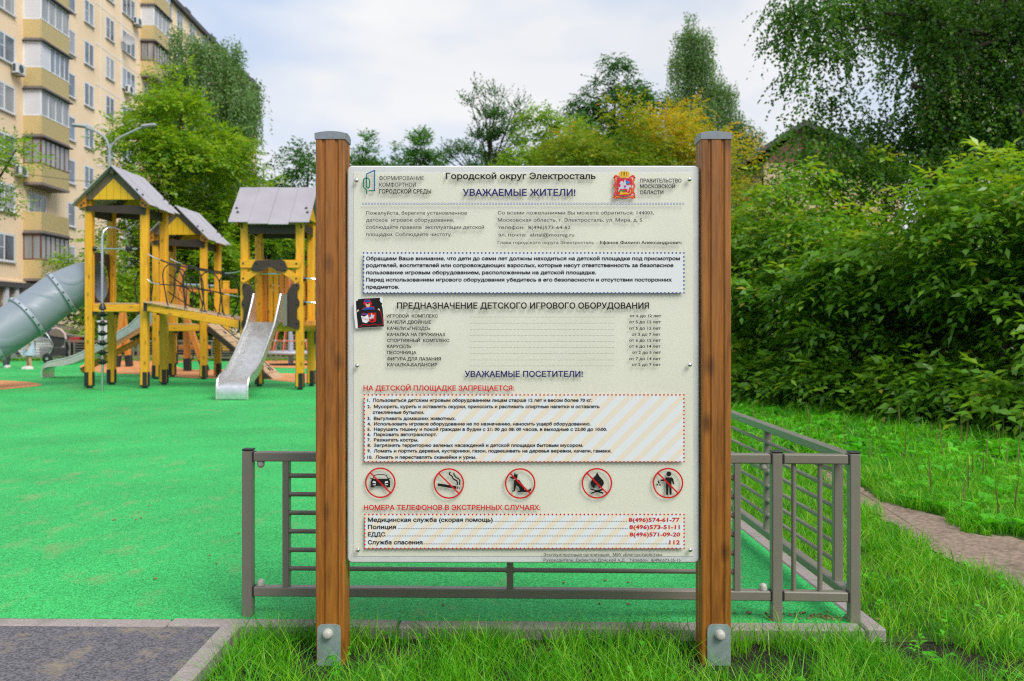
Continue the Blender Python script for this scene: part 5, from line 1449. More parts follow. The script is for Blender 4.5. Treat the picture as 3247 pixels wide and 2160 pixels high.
# ------------------------------------------------------------------ cars on the street
M['car_black'] = mat('black_car_paint', (.018, .019, .022), .18, spec=.6, coat=.8)
M['car_white'] = mat('white_car_paint', (.68, .69, .72), .25, spec=.6, coat=.6)
M['car_glass'] = mat('car_glass', (.03, .035, .04), .05, spec=.9)
M['tyre'] = mat('tyre_rubber', (.014, .014, .014), .8)
M['rim'] = mat('wheel_rim', (.45, .46, .48), .35, metal=.7)
M['tail'] = mat('red_tail_lamp', (.55, .012, .012), .15, coat=.6)
M['plate'] = mat('number_plate', (.6, .6, .6), .4)
def car(label, xr, y, dirx, paint, zg=-.35):
    """sedan standing along x; rear at xr, front at xr - dirx*4.6"""
    t = thing('parked_car', label, 'car', (xr - dirx * 2.3, y, zg), 0, 'cars parked beyond the far fence')
    X = lambda s: xr - dirx * s
    side = [(0.0, .42), (.02, .78), (.06, .98), (.30, 1.06), (.62, 1.08), (1.15, 1.38), (1.6, 1.46), (2.3, 1.47), (2.75, 1.40), (3.35, 1.05), (3.9, .98), (4.4, .84), (4.58, .66), (4.6, .40), (4.5, .24), (.12, .24)]
    mb = MB(); hw = .88; n = len(side)
    def row(off, w): return [(X(s), y + w, zg + z) for s, z in side]
    tum = lambda z: .14 * max(0, (z - .95)) / .5
    vs = []
    for sgn, inset in ((-1, 0.05), (-1, 0), (1, 0), (1, 0.05)):
        for s, z in side:
            cxs, czs = 2.3, .7
            k = 1 - inset * .6
            vs.append((X(cxs + (s - cxs) * (k if inset else 1)), y + sgn * (hw - tum(z) - (0 if inset else .05)) if inset else y + sgn * (hw - tum(z) - .06), zg + czs + (z - czs) * (k if inset else 1)))
    fs = []
    for r_ in range(3):
        for k in range(n):
            k2 = (k + 1) % n
            fs.append((r_ * n + k, r_ * n + k2, (r_ + 1) * n + k2, (r_ + 1) * n + k))
    fs.append(tuple(range(n))[::-1]); fs.append(tuple(range(3 * n, 4 * n)))
    mb.add(vs, fs)
    b = obj('body', mb, paint, t, True)
    for sgn in (-1, 1):
        for pts in ([(1.02, 1.10), (1.28, 1.34), (1.95, 1.40), (1.95, 1.08)], [(2.02, 1.08), (2.02, 1.40), (2.62, 1.36), (3.15, 1.06)]):
            q = [(X(s), y + sgn * (hw - tum(z) + .004), zg + z) for s, z in pts]
            obj('side_window', MB().poly(q), M['car_glass'], b)
        for s in (.95, 3.72):
            w = obj('wheel', MB().lathe([(.2, -.1), (.31, -.1), (.325, -.06), (.325, .06), (.31, .1), (.2, .1)], (X(s), y + sgn * (hw - .08), zg + .325), Matrix.Rotation(pi / 2, 3, 'X'), 24), M['tyre'], t, True)
            obj('rim', MB().lathe([(.205, -.105), (.19, -.09), (.05, -.085), (.05, .085), (.19, .09), (.205, .105)], (X(s), y + sgn * (hw - .08), zg + .325), Matrix.Rotation(pi / 2, 3, 'X'), 20), M['rim'], w, True)
        obj('tail_lamp', MB().prism([(-.02, .80), (-.025, .98), (.28, 1.0), (.36, .9), (.25, .80)], lambda u, v, d: (X(u), d, zg + v), y + sgn * (hw - .16), y + sgn * (hw + .012)), M['tail'], b)
        obj('mirror', MB().box((X(2.95), y + sgn * (hw + .06), zg + 1.08), (.12, .18, .13), None, .03), paint, b)
        for s in (1.3, 2.35): obj('door_handle', MB().box((X(s), y + sgn * (hw + .006), zg + .88), (.16, .025, .03), None, .008), paint, b)
    obj('rear_window', MB().poly([(X(.66), y - .62, zg + 1.10), (X(.66), y + .62, zg + 1.10), (X(1.12), y + .55, zg + 1.375), (X(1.12), y - .55, zg + 1.375)]), M['car_glass'], b)
    obj('windscreen', MB().poly([(X(3.3), y - .66, zg + 1.09), (X(3.3), y + .66, zg + 1.09), (X(2.80), y + .58, zg + 1.40), (X(2.80), y - .58, zg + 1.40)]), M['car_glass'], b)
    obj('number_plate', MB().box((X(-.01), y, zg + .72), (.02, .5, .11)), M['plate'], b)
    return t
car('black sedan with red tail lamp parked beyond the far fence behind the stroller', (262 - CX) / FPX * 31.2, 31.8, 1, M['car_black'])
car('white car parked in front of the black sedan, mostly hidden by the tube slide', (158 - CX) / FPX * 29.4 - 4.6, 29.6, -1, M['car_white'])

# ------------------------------------------------------------------ stroller
M['stroller_dark'] = mat('dark_stroller_fabric', (.035, .03, .032), .85)
M['stroller_brown'] = mat('taupe_stroller_fabric', (.17, .12, .10), .85)
M['stroller_pink'] = mat('pale_pink_trim', (.50, .36, .34), .7)
YS = 24.6
st = thing('stroller', 'dark baby stroller with a taupe hood standing by the far fence', 'stroller', gp(190, 1150).to_tuple())
sb = lambda x, y_, dy=0: at(200 * 0 + x, y_, YS + dy)
zz = lambda u, v, dy=0: at(u * .2423, 850 + v * .2423, YS + dy)
mb = MB()                                                    # hood: a folded fan of arcs
cen = (745, 905)
for k in range(6):
    pass
arc_pts = [(cen[0] + 118 * cos(a), cen[1] - 118 * sin(a)) for a in np.linspace(radians(-5), radians(165), 14)]
vs = []
for dy, sc in ((-.24, .80), (-.19, .96), (-.1, 1.0), (.1, 1.0), (.19, .96), (.24, .80)):
    for p in arc_pts: vs.append(zz(cen[0] + (p[0] - cen[0]) * sc, cen[1] + (p[1] - cen[1]) * sc, dy))
m_ = len(arc_pts)
fs = [(r_ * m_ + k, r_ * m_ + k + 1, (r_ + 1) * m_ + k + 1, (r_ + 1) * m_ + k) for r_ in range(5) for k in range(m_ - 1)]
fs += [tuple(range(m_))[::-1], tuple(range(5 * m_, 6 * m_))]
hood = obj('hood', MB().add(vs, fs), M['stroller_brown'], st, True)
obj('hood_trim', MB().tube([zz(*p, -.2) for p in [(690, 800), (740, 785), (800, 810), (845, 860), (862, 930)]], .03, 6), M['stroller_pink'], hood, True)
obj('seat', MB().prism([(640, 905), (850, 905), (840, 1000), (800, 1040), (700, 1040), (660, 980)], lambda u, v, d: tuple(zz(u, v, d)), -.2, .2), M['stroller_dark'], st)
obj('basket', MB().prism([(655, 1045), (870, 1045), (860, 1140), (830, 1150), (690, 1145), (660, 1130)], lambda u, v, d: tuple(zz(u, v, d)), -.2, .2), M['stroller_dark'], st)
for dy in (-.24, .24):
    obj('frame_tube', MB().tube([zz(600, 850, dy), zz(640, 900, dy), zz(700, 1010, dy), zz(620, 1195, dy)], .014, 6), M['steel_tube'], st, True)
    obj('frame_tube', MB().tube([zz(880, 960, dy), zz(905, 1060, dy), zz(820, 1180, dy)], .014, 6), M['black_steel'], st, True)
    obj('frame_tube', MB().tube([zz(640, 1150, dy), zz(905, 1190, dy)], .014, 6), M['black_steel'], st, True)
    for u, v, r in ((620, 1200, .135), (910, 1203, .10)):
        c = zz(u, v, dy); c.z = r + .005
        w = obj('wheel', MB().lathe([(r * .8, -.03), (r, -.02), (r, .02), (r * .8, .03)], c, Matrix.Rotation(pi / 2, 3, 'X'), 18), M['tyre'], st, True)
        obj('hub', MB().lathe([(r * .3, -.035), (r * .3, .035)], c, Matrix.Rotation(pi / 2, 3, 'X'), 10), M['rim'], w)
obj('handlebar', MB().tube([zz(600, 850, -.24), zz(597, 846, 0), zz(600, 850, .24)], .016, 6), M['black_steel'], st, True)

# ------------------------------------------------------------------ children
M['skin'] = mat('skin', (.55, .29, .19), .5)
M['hair'] = mat('fair_brown_hair', (.16, .09, .045), .6)
M['denim'] = mat('pale_blue_denim', (.36, .46, .56), .8, var=.1, vscale=20)
M['shoe_white'] = mat('white_shoe', (.65, .60, .56), .6)
M['trousers'] = mat('dark_trousers', (.05, .055, .07), .8)
M['stripe'] = mat('striped_jersey', (.7, .7, .68), .8)
def stripes(m):
    n, l = m.node_tree.nodes, m.node_tree.links
    tc = n.new('ShaderNodeTexCoord'); w = n.new('ShaderNodeTexWave'); w.bands_direction = 'Z'; w.inputs['Scale'].default_value = 9
    l.new(tc.outputs['Object'], w.inputs['Vector']); r = n.new('ShaderNodeValToRGB'); r.color_ramp.interpolation = 'CONSTANT'
    r.color_ramp.elements[0].color = (.10, .12, .12, 1); r.color_ramp.elements[1].position = .28; r.color_ramp.elements[1].color = (.72, .72, .70, 1)
    l.new(w.outputs['Fac'], r.inputs['Fac']); l.new(r.outputs['Color'], n['Principled BSDF'].inputs['Base Color'])
stripes(M['stripe'])
def body(name, joints, edges, label, loc, rz, group):
    """skinned figure; joints: name -> (x, y, z, radius), feet at z = 0, facing -y"""
    me = bpy.data.meshes.new(name); keys = list(joints)
    me.from_pydata([joints[k][:3] for k in keys], [(keys.index(a), keys.index(b)) for a, b in edges], [])
    o = bpy.data.objects.new(name, me); COL.objects.link(o)
    sk_ = o.modifiers.new('skin', 'SKIN'); sk_.use_smooth_shade = True
    su = o.modifiers.new('smooth', 'SUBSURF'); su.levels = 2; su.render_levels = 2
    lay = me.skin_vertices[0].data
    for i, k in enumerate(keys):
        r = joints[k][3]; lay[i].radius = (r, r) if not isinstance(r, tuple) else r; lay[i].use_root = (k == 'pelvis')
    me.materials.append(M['skin'])
    o.location = loc; o.rotation_euler = (0, 0, rz)
    tag(o, label, 'child', group)
    ROOT[o.name] = Matrix.Translation(Vector(loc)) @ Matrix.Rotation(rz, 4, 'Z')
    return o
def kid(h, armL, armR, step):
    s = h / 1.0
    J = {'pelvis': (0, 0, .46, .075), 'waist': (0, .0, .55, .068), 'chest': (0, .0, .67, .078), 'neck': (0, 0, .775, .032), 'chin': (0, -.015, .83, .062), 'head': (0, -.005, .90, .088), 'crown': (0, .01, .97, .06)}
    for sd_, nm in ((-1, 'L'), (1, 'R')):
        ar = armL if sd_ < 0 else armR
        J['hip' + nm] = (sd_ * .055, 0, .44, .062); J['knee' + nm] = (sd_ * .06, -.01 + step * sd_ * .06, .25, .042); J['ankle' + nm] = (sd_ * .06, step * sd_ * .1, .055, .027); J['toe' + nm] = (sd_ * .065, step * sd_ * .1 - .085, .028, .026)
        J['shoulder' + nm] = (sd_ * .115, 0, .735, .036); J['elbow' + nm] = (sd_ * ar[0][0], ar[0][1], ar[0][2], .028); J['wrist' + nm] = (sd_ * ar[1][0], ar[1][1], ar[1][2], .020)
        d = (Vector(J['wrist' + nm][:3]) - Vector(J['elbow' + nm][:3])).normalized()
        w = Vector(J['wrist' + nm][:3]); 
        J['palm' + nm] = (*(w + d * .035), .018)
        for fi in range(4):
            off = Vector((0, 0, 1)).cross(d).normalized() * (fi - 1.5) * .011 if abs(d.z) < .9 else Vector((0, (fi - 1.5) * .011, 0))
            J['knuckle%d' % fi + nm] = (*(w + d * .055 + off), .0065); J['tip%d' % fi + nm] = (*(w + d * (.085 - .006 * abs(fi - 1.3)) + off * 1.1 + Vector((0, -.008, 0))), .0055)
        J['thumb' + nm] = (*(w + d * .035 + Vector((0, -.028, .0))), .007)
    J = {k: (v[0] * s, v[1] * s, v[2] * s, v[3] * s) for k, v in J.items()}
    E_ = [('pelvis', 'waist'), ('waist', 'chest'), ('chest', 'neck'), ('neck', 'chin'), ('chin', 'head'), ('head', 'crown')]
    for nm in 'LR':
        E_ += [('pelvis', 'hip' + nm), ('hip' + nm, 'knee' + nm), ('knee' + nm, 'ankle' + nm), ('ankle' + nm, 'toe' + nm), ('chest', 'shoulder' + nm), ('shoulder' + nm, 'elbow' + nm), ('elbow' + nm, 'wrist' + nm), ('wrist' + nm, 'palm' + nm), ('palm' + nm, 'thumb' + nm)]
        for fi in range(4): E_ += [('palm' + nm, 'knuckle%d' % fi + nm), ('knuckle%d' % fi + nm, 'tip%d' % fi + nm)]
    return J, E_, s
def dress(o, s, bottom, shirt, J, skirt=True):
    L = lambda nm, mb, m: obj(nm, mb, m, o, True, local=True)
    def el(rings, n=20): 
        mb = MB(); vs = []
        for z, rx, ry, y0 in rings:
            for k in range(n): vs.append((rx * s * cos(2 * pi * k / n), y0 * s + ry * s * sin(2 * pi * k / n), z * s))
        mb.add(vs, [(r_ * n + k, r_ * n + (k + 1) % n, (r_ + 1) * n + (k + 1) % n, (r_ + 1) * n + k) for r_ in range(len(rings) - 1) for k in range(n)])
        return mb
    sh = el([(.52, .105, .088, 0), (.58, .102, .085, 0), (.66, .112, .09, 0), (.72, .122, .085, 0), (.755, .10, .07, 0), (.785, .05, .045, 0)])
    for nm in 'LR':
        a, b_ = Vector(J['shoulder' + nm][:3]), Vector(J['elbow' + nm][:3])
        sh.tube([a - (b_ - a) * .2, a, a.lerp(b_, .95), a.lerp(b_, 1.25)], [.045 * s, .05 * s, .045 * s, .044 * s], 12)
    L('shirt', sh, shirt)
    if skirt: L('skirt', el([(.57, .098, .082, 0), (.50, .125, .105, 0), (.40, .145, .12, 0), (.30, .15, .125, 0)]), bottom)
    else:
        tr = el([(.57, .10, .085, 0), (.50, .115, .1, 0), (.43, .115, .1, 0)])
        for nm in 'LR': tr.tube([Vector(J['hip' + nm][:3]), Vector(J['knee' + nm][:3]), Vector(J['ankle' + nm][:3])], [.07 * s, .055 * s, .05 * s], 12)
        L('trousers', tr, bottom)
    for nm in 'LR':
        x, y_, z, _ = J['ankle' + nm]
        mb = MB(); vs = []; n = 14
        for zz_, g in ((0, 1), (.02, 1.05), (.045, .9), (.075, .55), (.085, .5)):
            for k in range(n):
                a = 2 * pi * k / n
                vs.append((x + .038 * s * g * cos(a), y_ - .035 * s * (1 if zz_ < .05 else .3) + (.088 if zz_ < .05 else .05) * s * g * sin(a), zz_ * s))
        mb.add(vs, [(r_ * n + k, r_ * n + (k + 1) % n, (r_ + 1) * n + (k + 1) % n, (r_ + 1) * n + k) for r_ in range(4) for k in range(n)]); mb.f += [list(range(n))[::-1], list(range(4 * n, 5 * n))]; mb.m += [0, 0]
        L('shoe', mb, M['shoe_white'])
    hr = MB(); n = 18; vs = []
    for i, ph in enumerate(np.linspace(0, pi * .62, 7)):
        for k in range(n):
            a = 2 * pi * k / n
            front = max(0, -sin(a))
            p2 = ph * (1 - .38 * front)
            vs.append((.096 * s * sin(p2) * cos(a), .012 * s + .10 * s * sin(p2) * sin(a), .90 * s + .105 * s * cos(p2)))
    hr.add(vs, [(r_ * n + k, r_ * n + (k + 1) % n, (r_ + 1) * n + (k + 1) % n, (r_ + 1) * n + k) for r_ in range(6) for k in range(n)])
    L('hair', hr, M['hair'])
    fc = MB()
    for sx in (-1, 1): fc.lathe([(.011 * s, 0), (.008 * s, .004 * s)], (sx * .032 * s, -.088 * s, .895 * s), Matrix.Rotation(pi / 2, 3, 'X'), 8)
    fc.box((0, -.079 * s, .835 * s), (.035 * s, .006 * s, .007 * s))
    L('face_features', fc, M['roof_dark'])
    ns = MB().lathe([(.012 * s, 0), (.009 * s, .014 * s), (.003 * s, .018 * s)], (0, -.086 * s, .868 * s), Matrix.Rotation(pi / 2, 3, 'X'), 8)
    for sx in (-1, 1): ns.box((sx * .09 * s, .0, .885 * s), (.014 * s, .03 * s, .042 * s), None, .006 * s)
    L('nose_and_ears', ns, M['skin'])
p = gp(93, 1171)
J, E_, s = kid(1.12, ((.155, -.05, .60), (.175, -.12, .50)), ((.15, .0, .60), (.15, -.04, .48)), .3)
k1 = body('person', J, E_, 'child in a striped top and pale denim skirt standing by the tube slide', (p.x, p.y, 0), radians(-62), None)
dress(k1, s, M['denim'], M['stripe'], J)
p = gp(20, 1166)
J, E_, s = kid(1.02, ((.15, -.03, .62), (.16, -.1, .52)), ((.15, .0, .60), (.15, -.04, .48)), .6)
k2 = body('person', J, E_, 'child in dark trousers hidden by the tube slide down to the pale trainers', (p.x, p.y, 0), radians(60), None)
dress(k2, s, M['trousers'], M['trousers'], J, False)
# ------------------------------------------------------------------ vegetation
def quad_mesh(name, V, nq, m, tint=None, smooth=False):
    """V: (n*nq? ,3) vertices already in quad order, four per face"""
    me = bpy.data.meshes.new(name)
    nv = len(V); nf = nv // 4
    me.vertices.add(nv); me.vertices.foreach_set('co', np.ascontiguousarray(V, dtype=np.float32).ravel())
    me.loops.add(nv); me.loops.foreach_set('vertex_index', np.arange(nv, dtype=np.int32))
    me.polygons.add(nf); me.polygons.foreach_set('loop_start', np.arange(0, nv, 4, dtype=np.int32))
    if tint is not None:
        a = me.attributes.new('tint', 'FLOAT', 'FACE'); a.data.foreach_set('value', np.ascontiguousarray(tint, dtype=np.float32))
    me.materials.append(m)
    me.update(calc_edges=True)
    if smooth: me.polygons.foreach_set('use_smooth', np.ones(nf, dtype=bool))
    return me
def nrm(a): return a / np.maximum(np.linalg.norm(a, axis=1, keepdims=True), 1e-9)
def leaf_verts(P, D, N, L, W, fold=.18, droop=.12):
    D = nrm(D); Sd = nrm(np.cross(D, N)); U = nrm(np.cross(Sd, D))
    L = L[:, None]; W = W[:, None]
    mid = P + D * L * .42
    tip = P + D * L - U * L * droop
    r = mid + Sd * W * .5 + U * W * fold; l = mid - Sd * W * .5 + U * W * fold
    return np.stack([P, r, tip, l], 1).reshape(-1, 3)
def rand_dir(rng, n):
    return nrm(rng.normal(size=(n, 3)))
def env_lobes(rng, profile, n, rs=(.32, .5), squash=.8):
    """lobes (x, y, z, rx, rz) filling an outline given as [(height, radius)]"""
    zs = np.array([p[0] for p in profile]); rr = np.array([p[1] for p in profile])
    out = []
    zz_ = np.linspace(zs[0], zs[-1], 60); w = np.interp(zz_, zs, rr) + .15; w /= w.sum()
    for _ in range(n):
        z = rng.choice(zz_, p=w); R = np.interp(z, zs, rr)
        r = max(.25, R * rng.uniform(*rs)); a = rng.uniform(0, 2 * pi); d = max(0, R - r * .75) * math.sqrt(rng.uniform(.25, 1))
        out.append((d * cos(a), d * sin(a), z, r, r * squash))
    return out
def sprays(rng, lobes, n, k, length, leaf, width, droop=.3, shell=.55, up=.1, tintf=None, spread=.85):
    Lb = np.array(lobes); vol = Lb[:, 3] ** 2; idx = rng.choice(len(Lb), n, p=vol / vol.sum())
    d = rand_dir(rng, n); d[:, 2] = np.where(d[:, 2] < -.35, -d[:, 2] * .6, d[:, 2])
    q = rng.uniform(shell, 1.05, n)[:, None]
    rad = np.stack([Lb[idx, 3], Lb[idx, 3], Lb[idx, 4]], 1)
    p = Lb[idx, :3] + d * rad * q
    out = p - 0; 
    h = d * np.array([1, 1, .4]) + rng.normal(size=(n, 3)) * .35; h[:, 2] += up; h = nrm(h)
    s = nrm(np.cross(h, np.array([0, 0, 1.0])) + rng.normal(size=(n, 3)) * .05)
    ln = length * rng.uniform(.6, 1.25, n)
    Ps, Ds, Ns, Ls, Ws, Ts = [], [], [], [], [], []
    base_t = rng.uniform(0, 1, n)
    for i in range(k):
        t = (i + .6) / k
        pos = out + h * (ln * t)[:, None]; pos[:, 2] -= droop * ln * t * t
        sg = 1 if i % 2 else -1
        if i == k - 1: dr = h + np.array([0, 0, -droop])
        else: dr = h * .55 + s * sg * spread + np.array([0, 0, -droop * .6])
        dr = dr + rng.normal(size=(n, 3)) * .22
        Ps.append(pos); Ds.append(dr); Ns.append(np.array([0, 0, 1.0]) + rng.normal(size=(n, 3)) * .4 + d * .35)
        Ls.append(leaf * rng.uniform(.65, 1.2, n)); Ws.append(width * rng.uniform(.7, 1.15, n)); Ts.append(np.clip(base_t * .7 + rng.uniform(0, .3, n), 0, 1))
    P = np.concatenate(Ps); T_ = np.concatenate(Ts)
    if tintf is not None: T_ = np.clip(tintf(P, T_), 0, 1)
    T_ = np.where(rng.uniform(size=len(T_)) < .012, 1.0, np.minimum(T_, .82))
    return leaf_verts(P, np.concatenate(Ds), np.concatenate(Ns), np.concatenate(Ls), np.concatenate(Ws)), T_
def strands(rng, starts, lens, step, leaf, width, sway=.12, tintf=None):
    Ps, Ts = [], []
    for p, L in zip(starts, lens):
        m_ = max(3, int(L / step)); t = np.linspace(0, 1, m_)
        a = rng.uniform(0, 2 * pi); o = rng.uniform(.1, 1) * sway * L
        x = p[0] + o * cos(a) * np.sqrt(t); y = p[1] + o * sin(a) * np.sqrt(t); z = p[2] - L * t
        Ps.append(np.stack([x, y, z], 1)); Ts.append(np.full(m_, rng.uniform(0, .7)) + rng.uniform(0, .3, m_))
    P = np.concatenate(Ps); n = len(P)
    P = P + rng.normal(size=(n, 3)) * step * .5
    D = rand_dir(rng, n) * .9 + np.array([0, 0, -.75]); N = rand_dir(rng, n) + np.array([0, 0, .3])
    T_ = np.concatenate(Ts)
    if tintf is not None: T_ = np.clip(tintf(P, T_), 0, 1)
    return leaf_verts(P, D, N, leaf * rng.uniform(.7, 1.2, n), width * rng.uniform(.7, 1.15, n)), T_
M['bark'] = ground_mat('bark', (.05, .038, .028), (.10, .08, .06), (.03, .025, .02), 6, 30, 1, 40, .03)
M['birch_bark'] = ground_mat('birch_bark', (.35, .33, .30), (.5, .48, .45), (.04, .035, .03), 5, 14, .6, 30, .01)
G = {}
G['maple'] = leaf_mat('bright_maple_leaves', [(0.069, 0.176, 0.010), (0.137, 0.305, 0.014), (0.253, 0.426, 0.022), (0.429, 0.517, 0.031)], .45)
G['deep'] = leaf_mat('deep_green_leaves', [(0.029, 0.106, 0.015), (0.049, 0.162, 0.021), (0.082, 0.211, 0.026)], .35)
G['birch'] = leaf_mat('birch_leaves', [(0.095, 0.199, 0.063), (0.148, 0.281, 0.086), (0.240, 0.374, 0.101)], .35)
G['dark_birch'] = leaf_mat('dark_birch_leaves', [(0.023, 0.079, 0.010), (0.044, 0.136, 0.014), (0.082, 0.209, 0.020), (0.179, 0.331, 0.036)], .36, .35)
G['hedge'] = leaf_mat('box_elder_leaves', [(0.049, 0.155, 0.012), (0.095, 0.255, 0.014), (0.163, 0.366, 0.019), (0.354, 0.511, 0.028), (0.399, 0.349, 0.050)], .36, .36, .5)
G['lime'] = leaf_mat('lime_leaves', [(0.100, 0.237, 0.015), (0.188, 0.362, 0.020), (0.300, 0.450, 0.037)], .45)
G['yellow'] = leaf_mat('turning_maple_leaves', [(0.084, 0.216, 0.014), (0.192, 0.300, 0.018), (0.456, 0.396, 0.018), (0.720, 0.432, 0.024), (0.660, 0.264, 0.018)], .42)
G['olive'] = leaf_mat('olive_leaves', [(0.065, 0.156, 0.019), (0.130, 0.234, 0.026), (0.286, 0.312, 0.026)], .4)
G['fresh'] = leaf_mat('fresh_green_leaves', [(0.042, 0.168, 0.028), (0.084, 0.252, 0.042), (0.126, 0.308, 0.056)], .4)

NTRI = [0]
def plant(name, label, cat, loc, parts, lobes, trunk_r, trunk_h, group=None, bark='bark', limbs=7, seed=1, lean=(0, 0), fork=.35, crown_name='crown', m='maple'):
    """parts: list of (verts, tint) in local coordinates"""
    rng = np.random.default_rng(seed)
    t = thing(name, label, cat, loc, 0, group)
    V = np.concatenate([p[0] for p in parts]); T_ = np.concatenate([p[1] for p in parts])
    me = quad_mesh(crown_name, V, 4, G[m], T_)
    inst(crown_name, me, t); NTRI[0] += len(V) // 2
    mb = MB()
    if trunk_r > 0:
        pts, rs = [], []
        for i in range(7):
            u = i / 6
            pts.append((lean[0] * u * u + rng.normal() * .03 * trunk_h * .15, lean[1] * u * u + rng.normal() * .03 * trunk_h * .15, -.1 + (trunk_h + .1) * u)); rs.append(trunk_r * (1.15 - .95 * u) if i else trunk_r * 1.35)
        mb.tube(pts, rs, 9)
        Lb = sorted(lobes, key=lambda l: -l[3])[:limbs]
        for l in Lb:
            u = min(.95, max(fork, (l[2] - l[3] * .8) / trunk_h * .75)); k = u * 6; i = int(k); i = min(i, 5); fr = k - i
            a = Vector(pts[i]).lerp(Vector(pts[i + 1]), fr); b_ = Vector(l[:3])
            mid = a.lerp(b_, .5) + Vector((rng.normal() * .1, rng.normal() * .1, .12 * (b_ - a).length))
            r0 = (rs[i] * (1 - fr) + rs[i + 1] * fr) * .62
            mb.tube(smooth([a, mid, b_, b_ + (b_ - mid) * .5], 3), [r0 * (1 - .075 * q) for q in range(10)], 6)
    o = obj('trunk', mb, M[bark], t, True, local=True)
    return t
def wx(px, Y): return (px - CX) / FPX * Y
def wz(py, Y): return CAM_H - (py - CY) / FPX * Y

def tree(name, label, cat, px, Y, profile, nlobe, nspray, k, length, leaf, width, m, seed, tr=.14, group=None, bark='bark', lobes=None, droop=.3, tintf=None, shell=.5, z0=-.2, limbs=8, lean=(0, 0), spread=.85, up=.1, rs=(.32, .5), squash=.8):
    rng = np.random.default_rng(seed)
    lb = lobes if lobes is not None else env_lobes(rng, profile, nlobe, rs, squash)
    top = max(l[2] for l in lb)
    return plant(name, label, cat, (wx(px, Y), Y, z0), [sprays(rng, lb, nspray, k, length, leaf, width, droop, shell, up, tintf, spread)], lb, tr, top * .92, group, bark, limbs, seed, lean, m=m)
def weeping(name, label, px, Y, profile, nlobe, nstr, lens, step, leaf, width, m, seed, tr=.16, lean=(0, 0), lobes=None, limbs=9, z0=-.2, group='birches', nspray=0):
    rng = np.random.default_rng(seed)
    lb = lobes if lobes is not None else env_lobes(rng, profile, nlobe, (.3, .45), .7)
    A = np.array(lb); w = A[:, 3] ** 2; idx = rng.choice(len(A), nstr, p=w / w.sum())
    d = rand_dir(rng, nstr); d[:, 2] = np.abs(d[:, 2])
    st_ = A[idx, :3] + d * A[idx, 3:4] * rng.uniform(.35, 1.05, (nstr, 1))
    parts = [strands(rng, st_, rng.uniform(lens[0], lens[1], nstr), step, leaf, width)]
    if nspray: parts.append(sprays(rng, lb, nspray, 7, .45, leaf, width, .5, .4))
    return plant(name, label, 'tree', (wx(px, Y), Y, z0), parts, lb, tr, A[:, 2].max() * .97, group, 'birch_bark', limbs, seed, lean, m=m)

# left of the board
tree('maple_tree', 'bright green bushy maple between the peach block and the play towers', 'tree', 570, 33, [(.6, 1.8), (2.5, 2.8), (5, 3.2), (7.4, 3.0), (9.3, 2.2), (10.9, .8)], 52, 9500, 7, .62, .17, .095, 'maple', 11, .2)
weeping('birch_tree', 'grey-green weeping birch in front of the far end of the peach block', 660, 46, [(4, 2.2), (8, 3.0), (11, 3.1), (14.2, 2.8), (17.2, 1.7)], 38, 3600, (.5, 3.0), .085, .15, .09, 'birch', 12)
tree('linden_tree', 'dark round crowned tree behind the left wooden post of the board', 'tree', 975, 42, [(.5, 2.6), (3, 3.4), (6, 3.3), (8.2, 2.4), (9.8, 1.0)], 32, 4200, 6, .6, .19, .12, 'deep', 13, .2)
tree('young_maple', 'light green bush between the bright maple and the left board post', 'tree', 850, 36, [(.4, 1.4), (2.5, 1.8), (4.6, 1.6), (6.3, 1.0), (7.3, .4)], 18, 2000, 7, .55, .16, .08, 'maple', 14, .1)
tree('maple_tree', 'maple at the left picture edge reaching over the facade with small branches', 'tree', -95, 26, [(3.6, .9), (5, 1.7), (6.3, 1.8), (7.4, 1.5), (8.2, .5)], 15, 760, 7, .55, .14, .07, 'maple', 15, .13)
tree('young_maple', 'small maple sapling behind the handle bar of the tallest play tower', 'tree', 310, 28, None, 0, 640, 7, .5, .14, .07, 'maple', 16, .06,
     lobes=[(0, 0, 1.2, .6, .6), (.1, .1, 2.1, .75, .6), (-.3, 0, 2.9, .7, .5), (.4, 0, 2.7, .6, .5), (-1.0, 0, 3.2, .42, .32), (-.75, .1, 2.7, .4, .3), (.2, 0, 3.5, .5, .4), (-.1, .1, 4.0, .3, .25)])
for i, (px, Y, r, h, m_, lab) in enumerate(((300, 39, 2.1, 3.2, 'deep', 'dark green bush beyond the road behind the black sedan'), (480, 40, 2.3, 3.6, 'hedge', 'green bush beyond the road between the two gable fronted towers'), (690, 40, 2.5, 3.8, 'deep', 'dark green bush beyond the road left of the slide tower'),
                                       (860, 41, 2.4, 3.6, 'hedge', 'green bush beyond the road seen through the slide tower'), (1050, 41, 2.6, 4.0, 'deep', 'dark green bush beyond the road behind the left board post'))):
    tree('shrub', lab, 'shrub', px, Y, [(.2, r), (h * .5, r), (h * .85, r * .6), (h, r * .2)], 12, 900, 6, .5, .19, .11, m_, 30 + i, .05, 'bushes beyond the road', limbs=4)
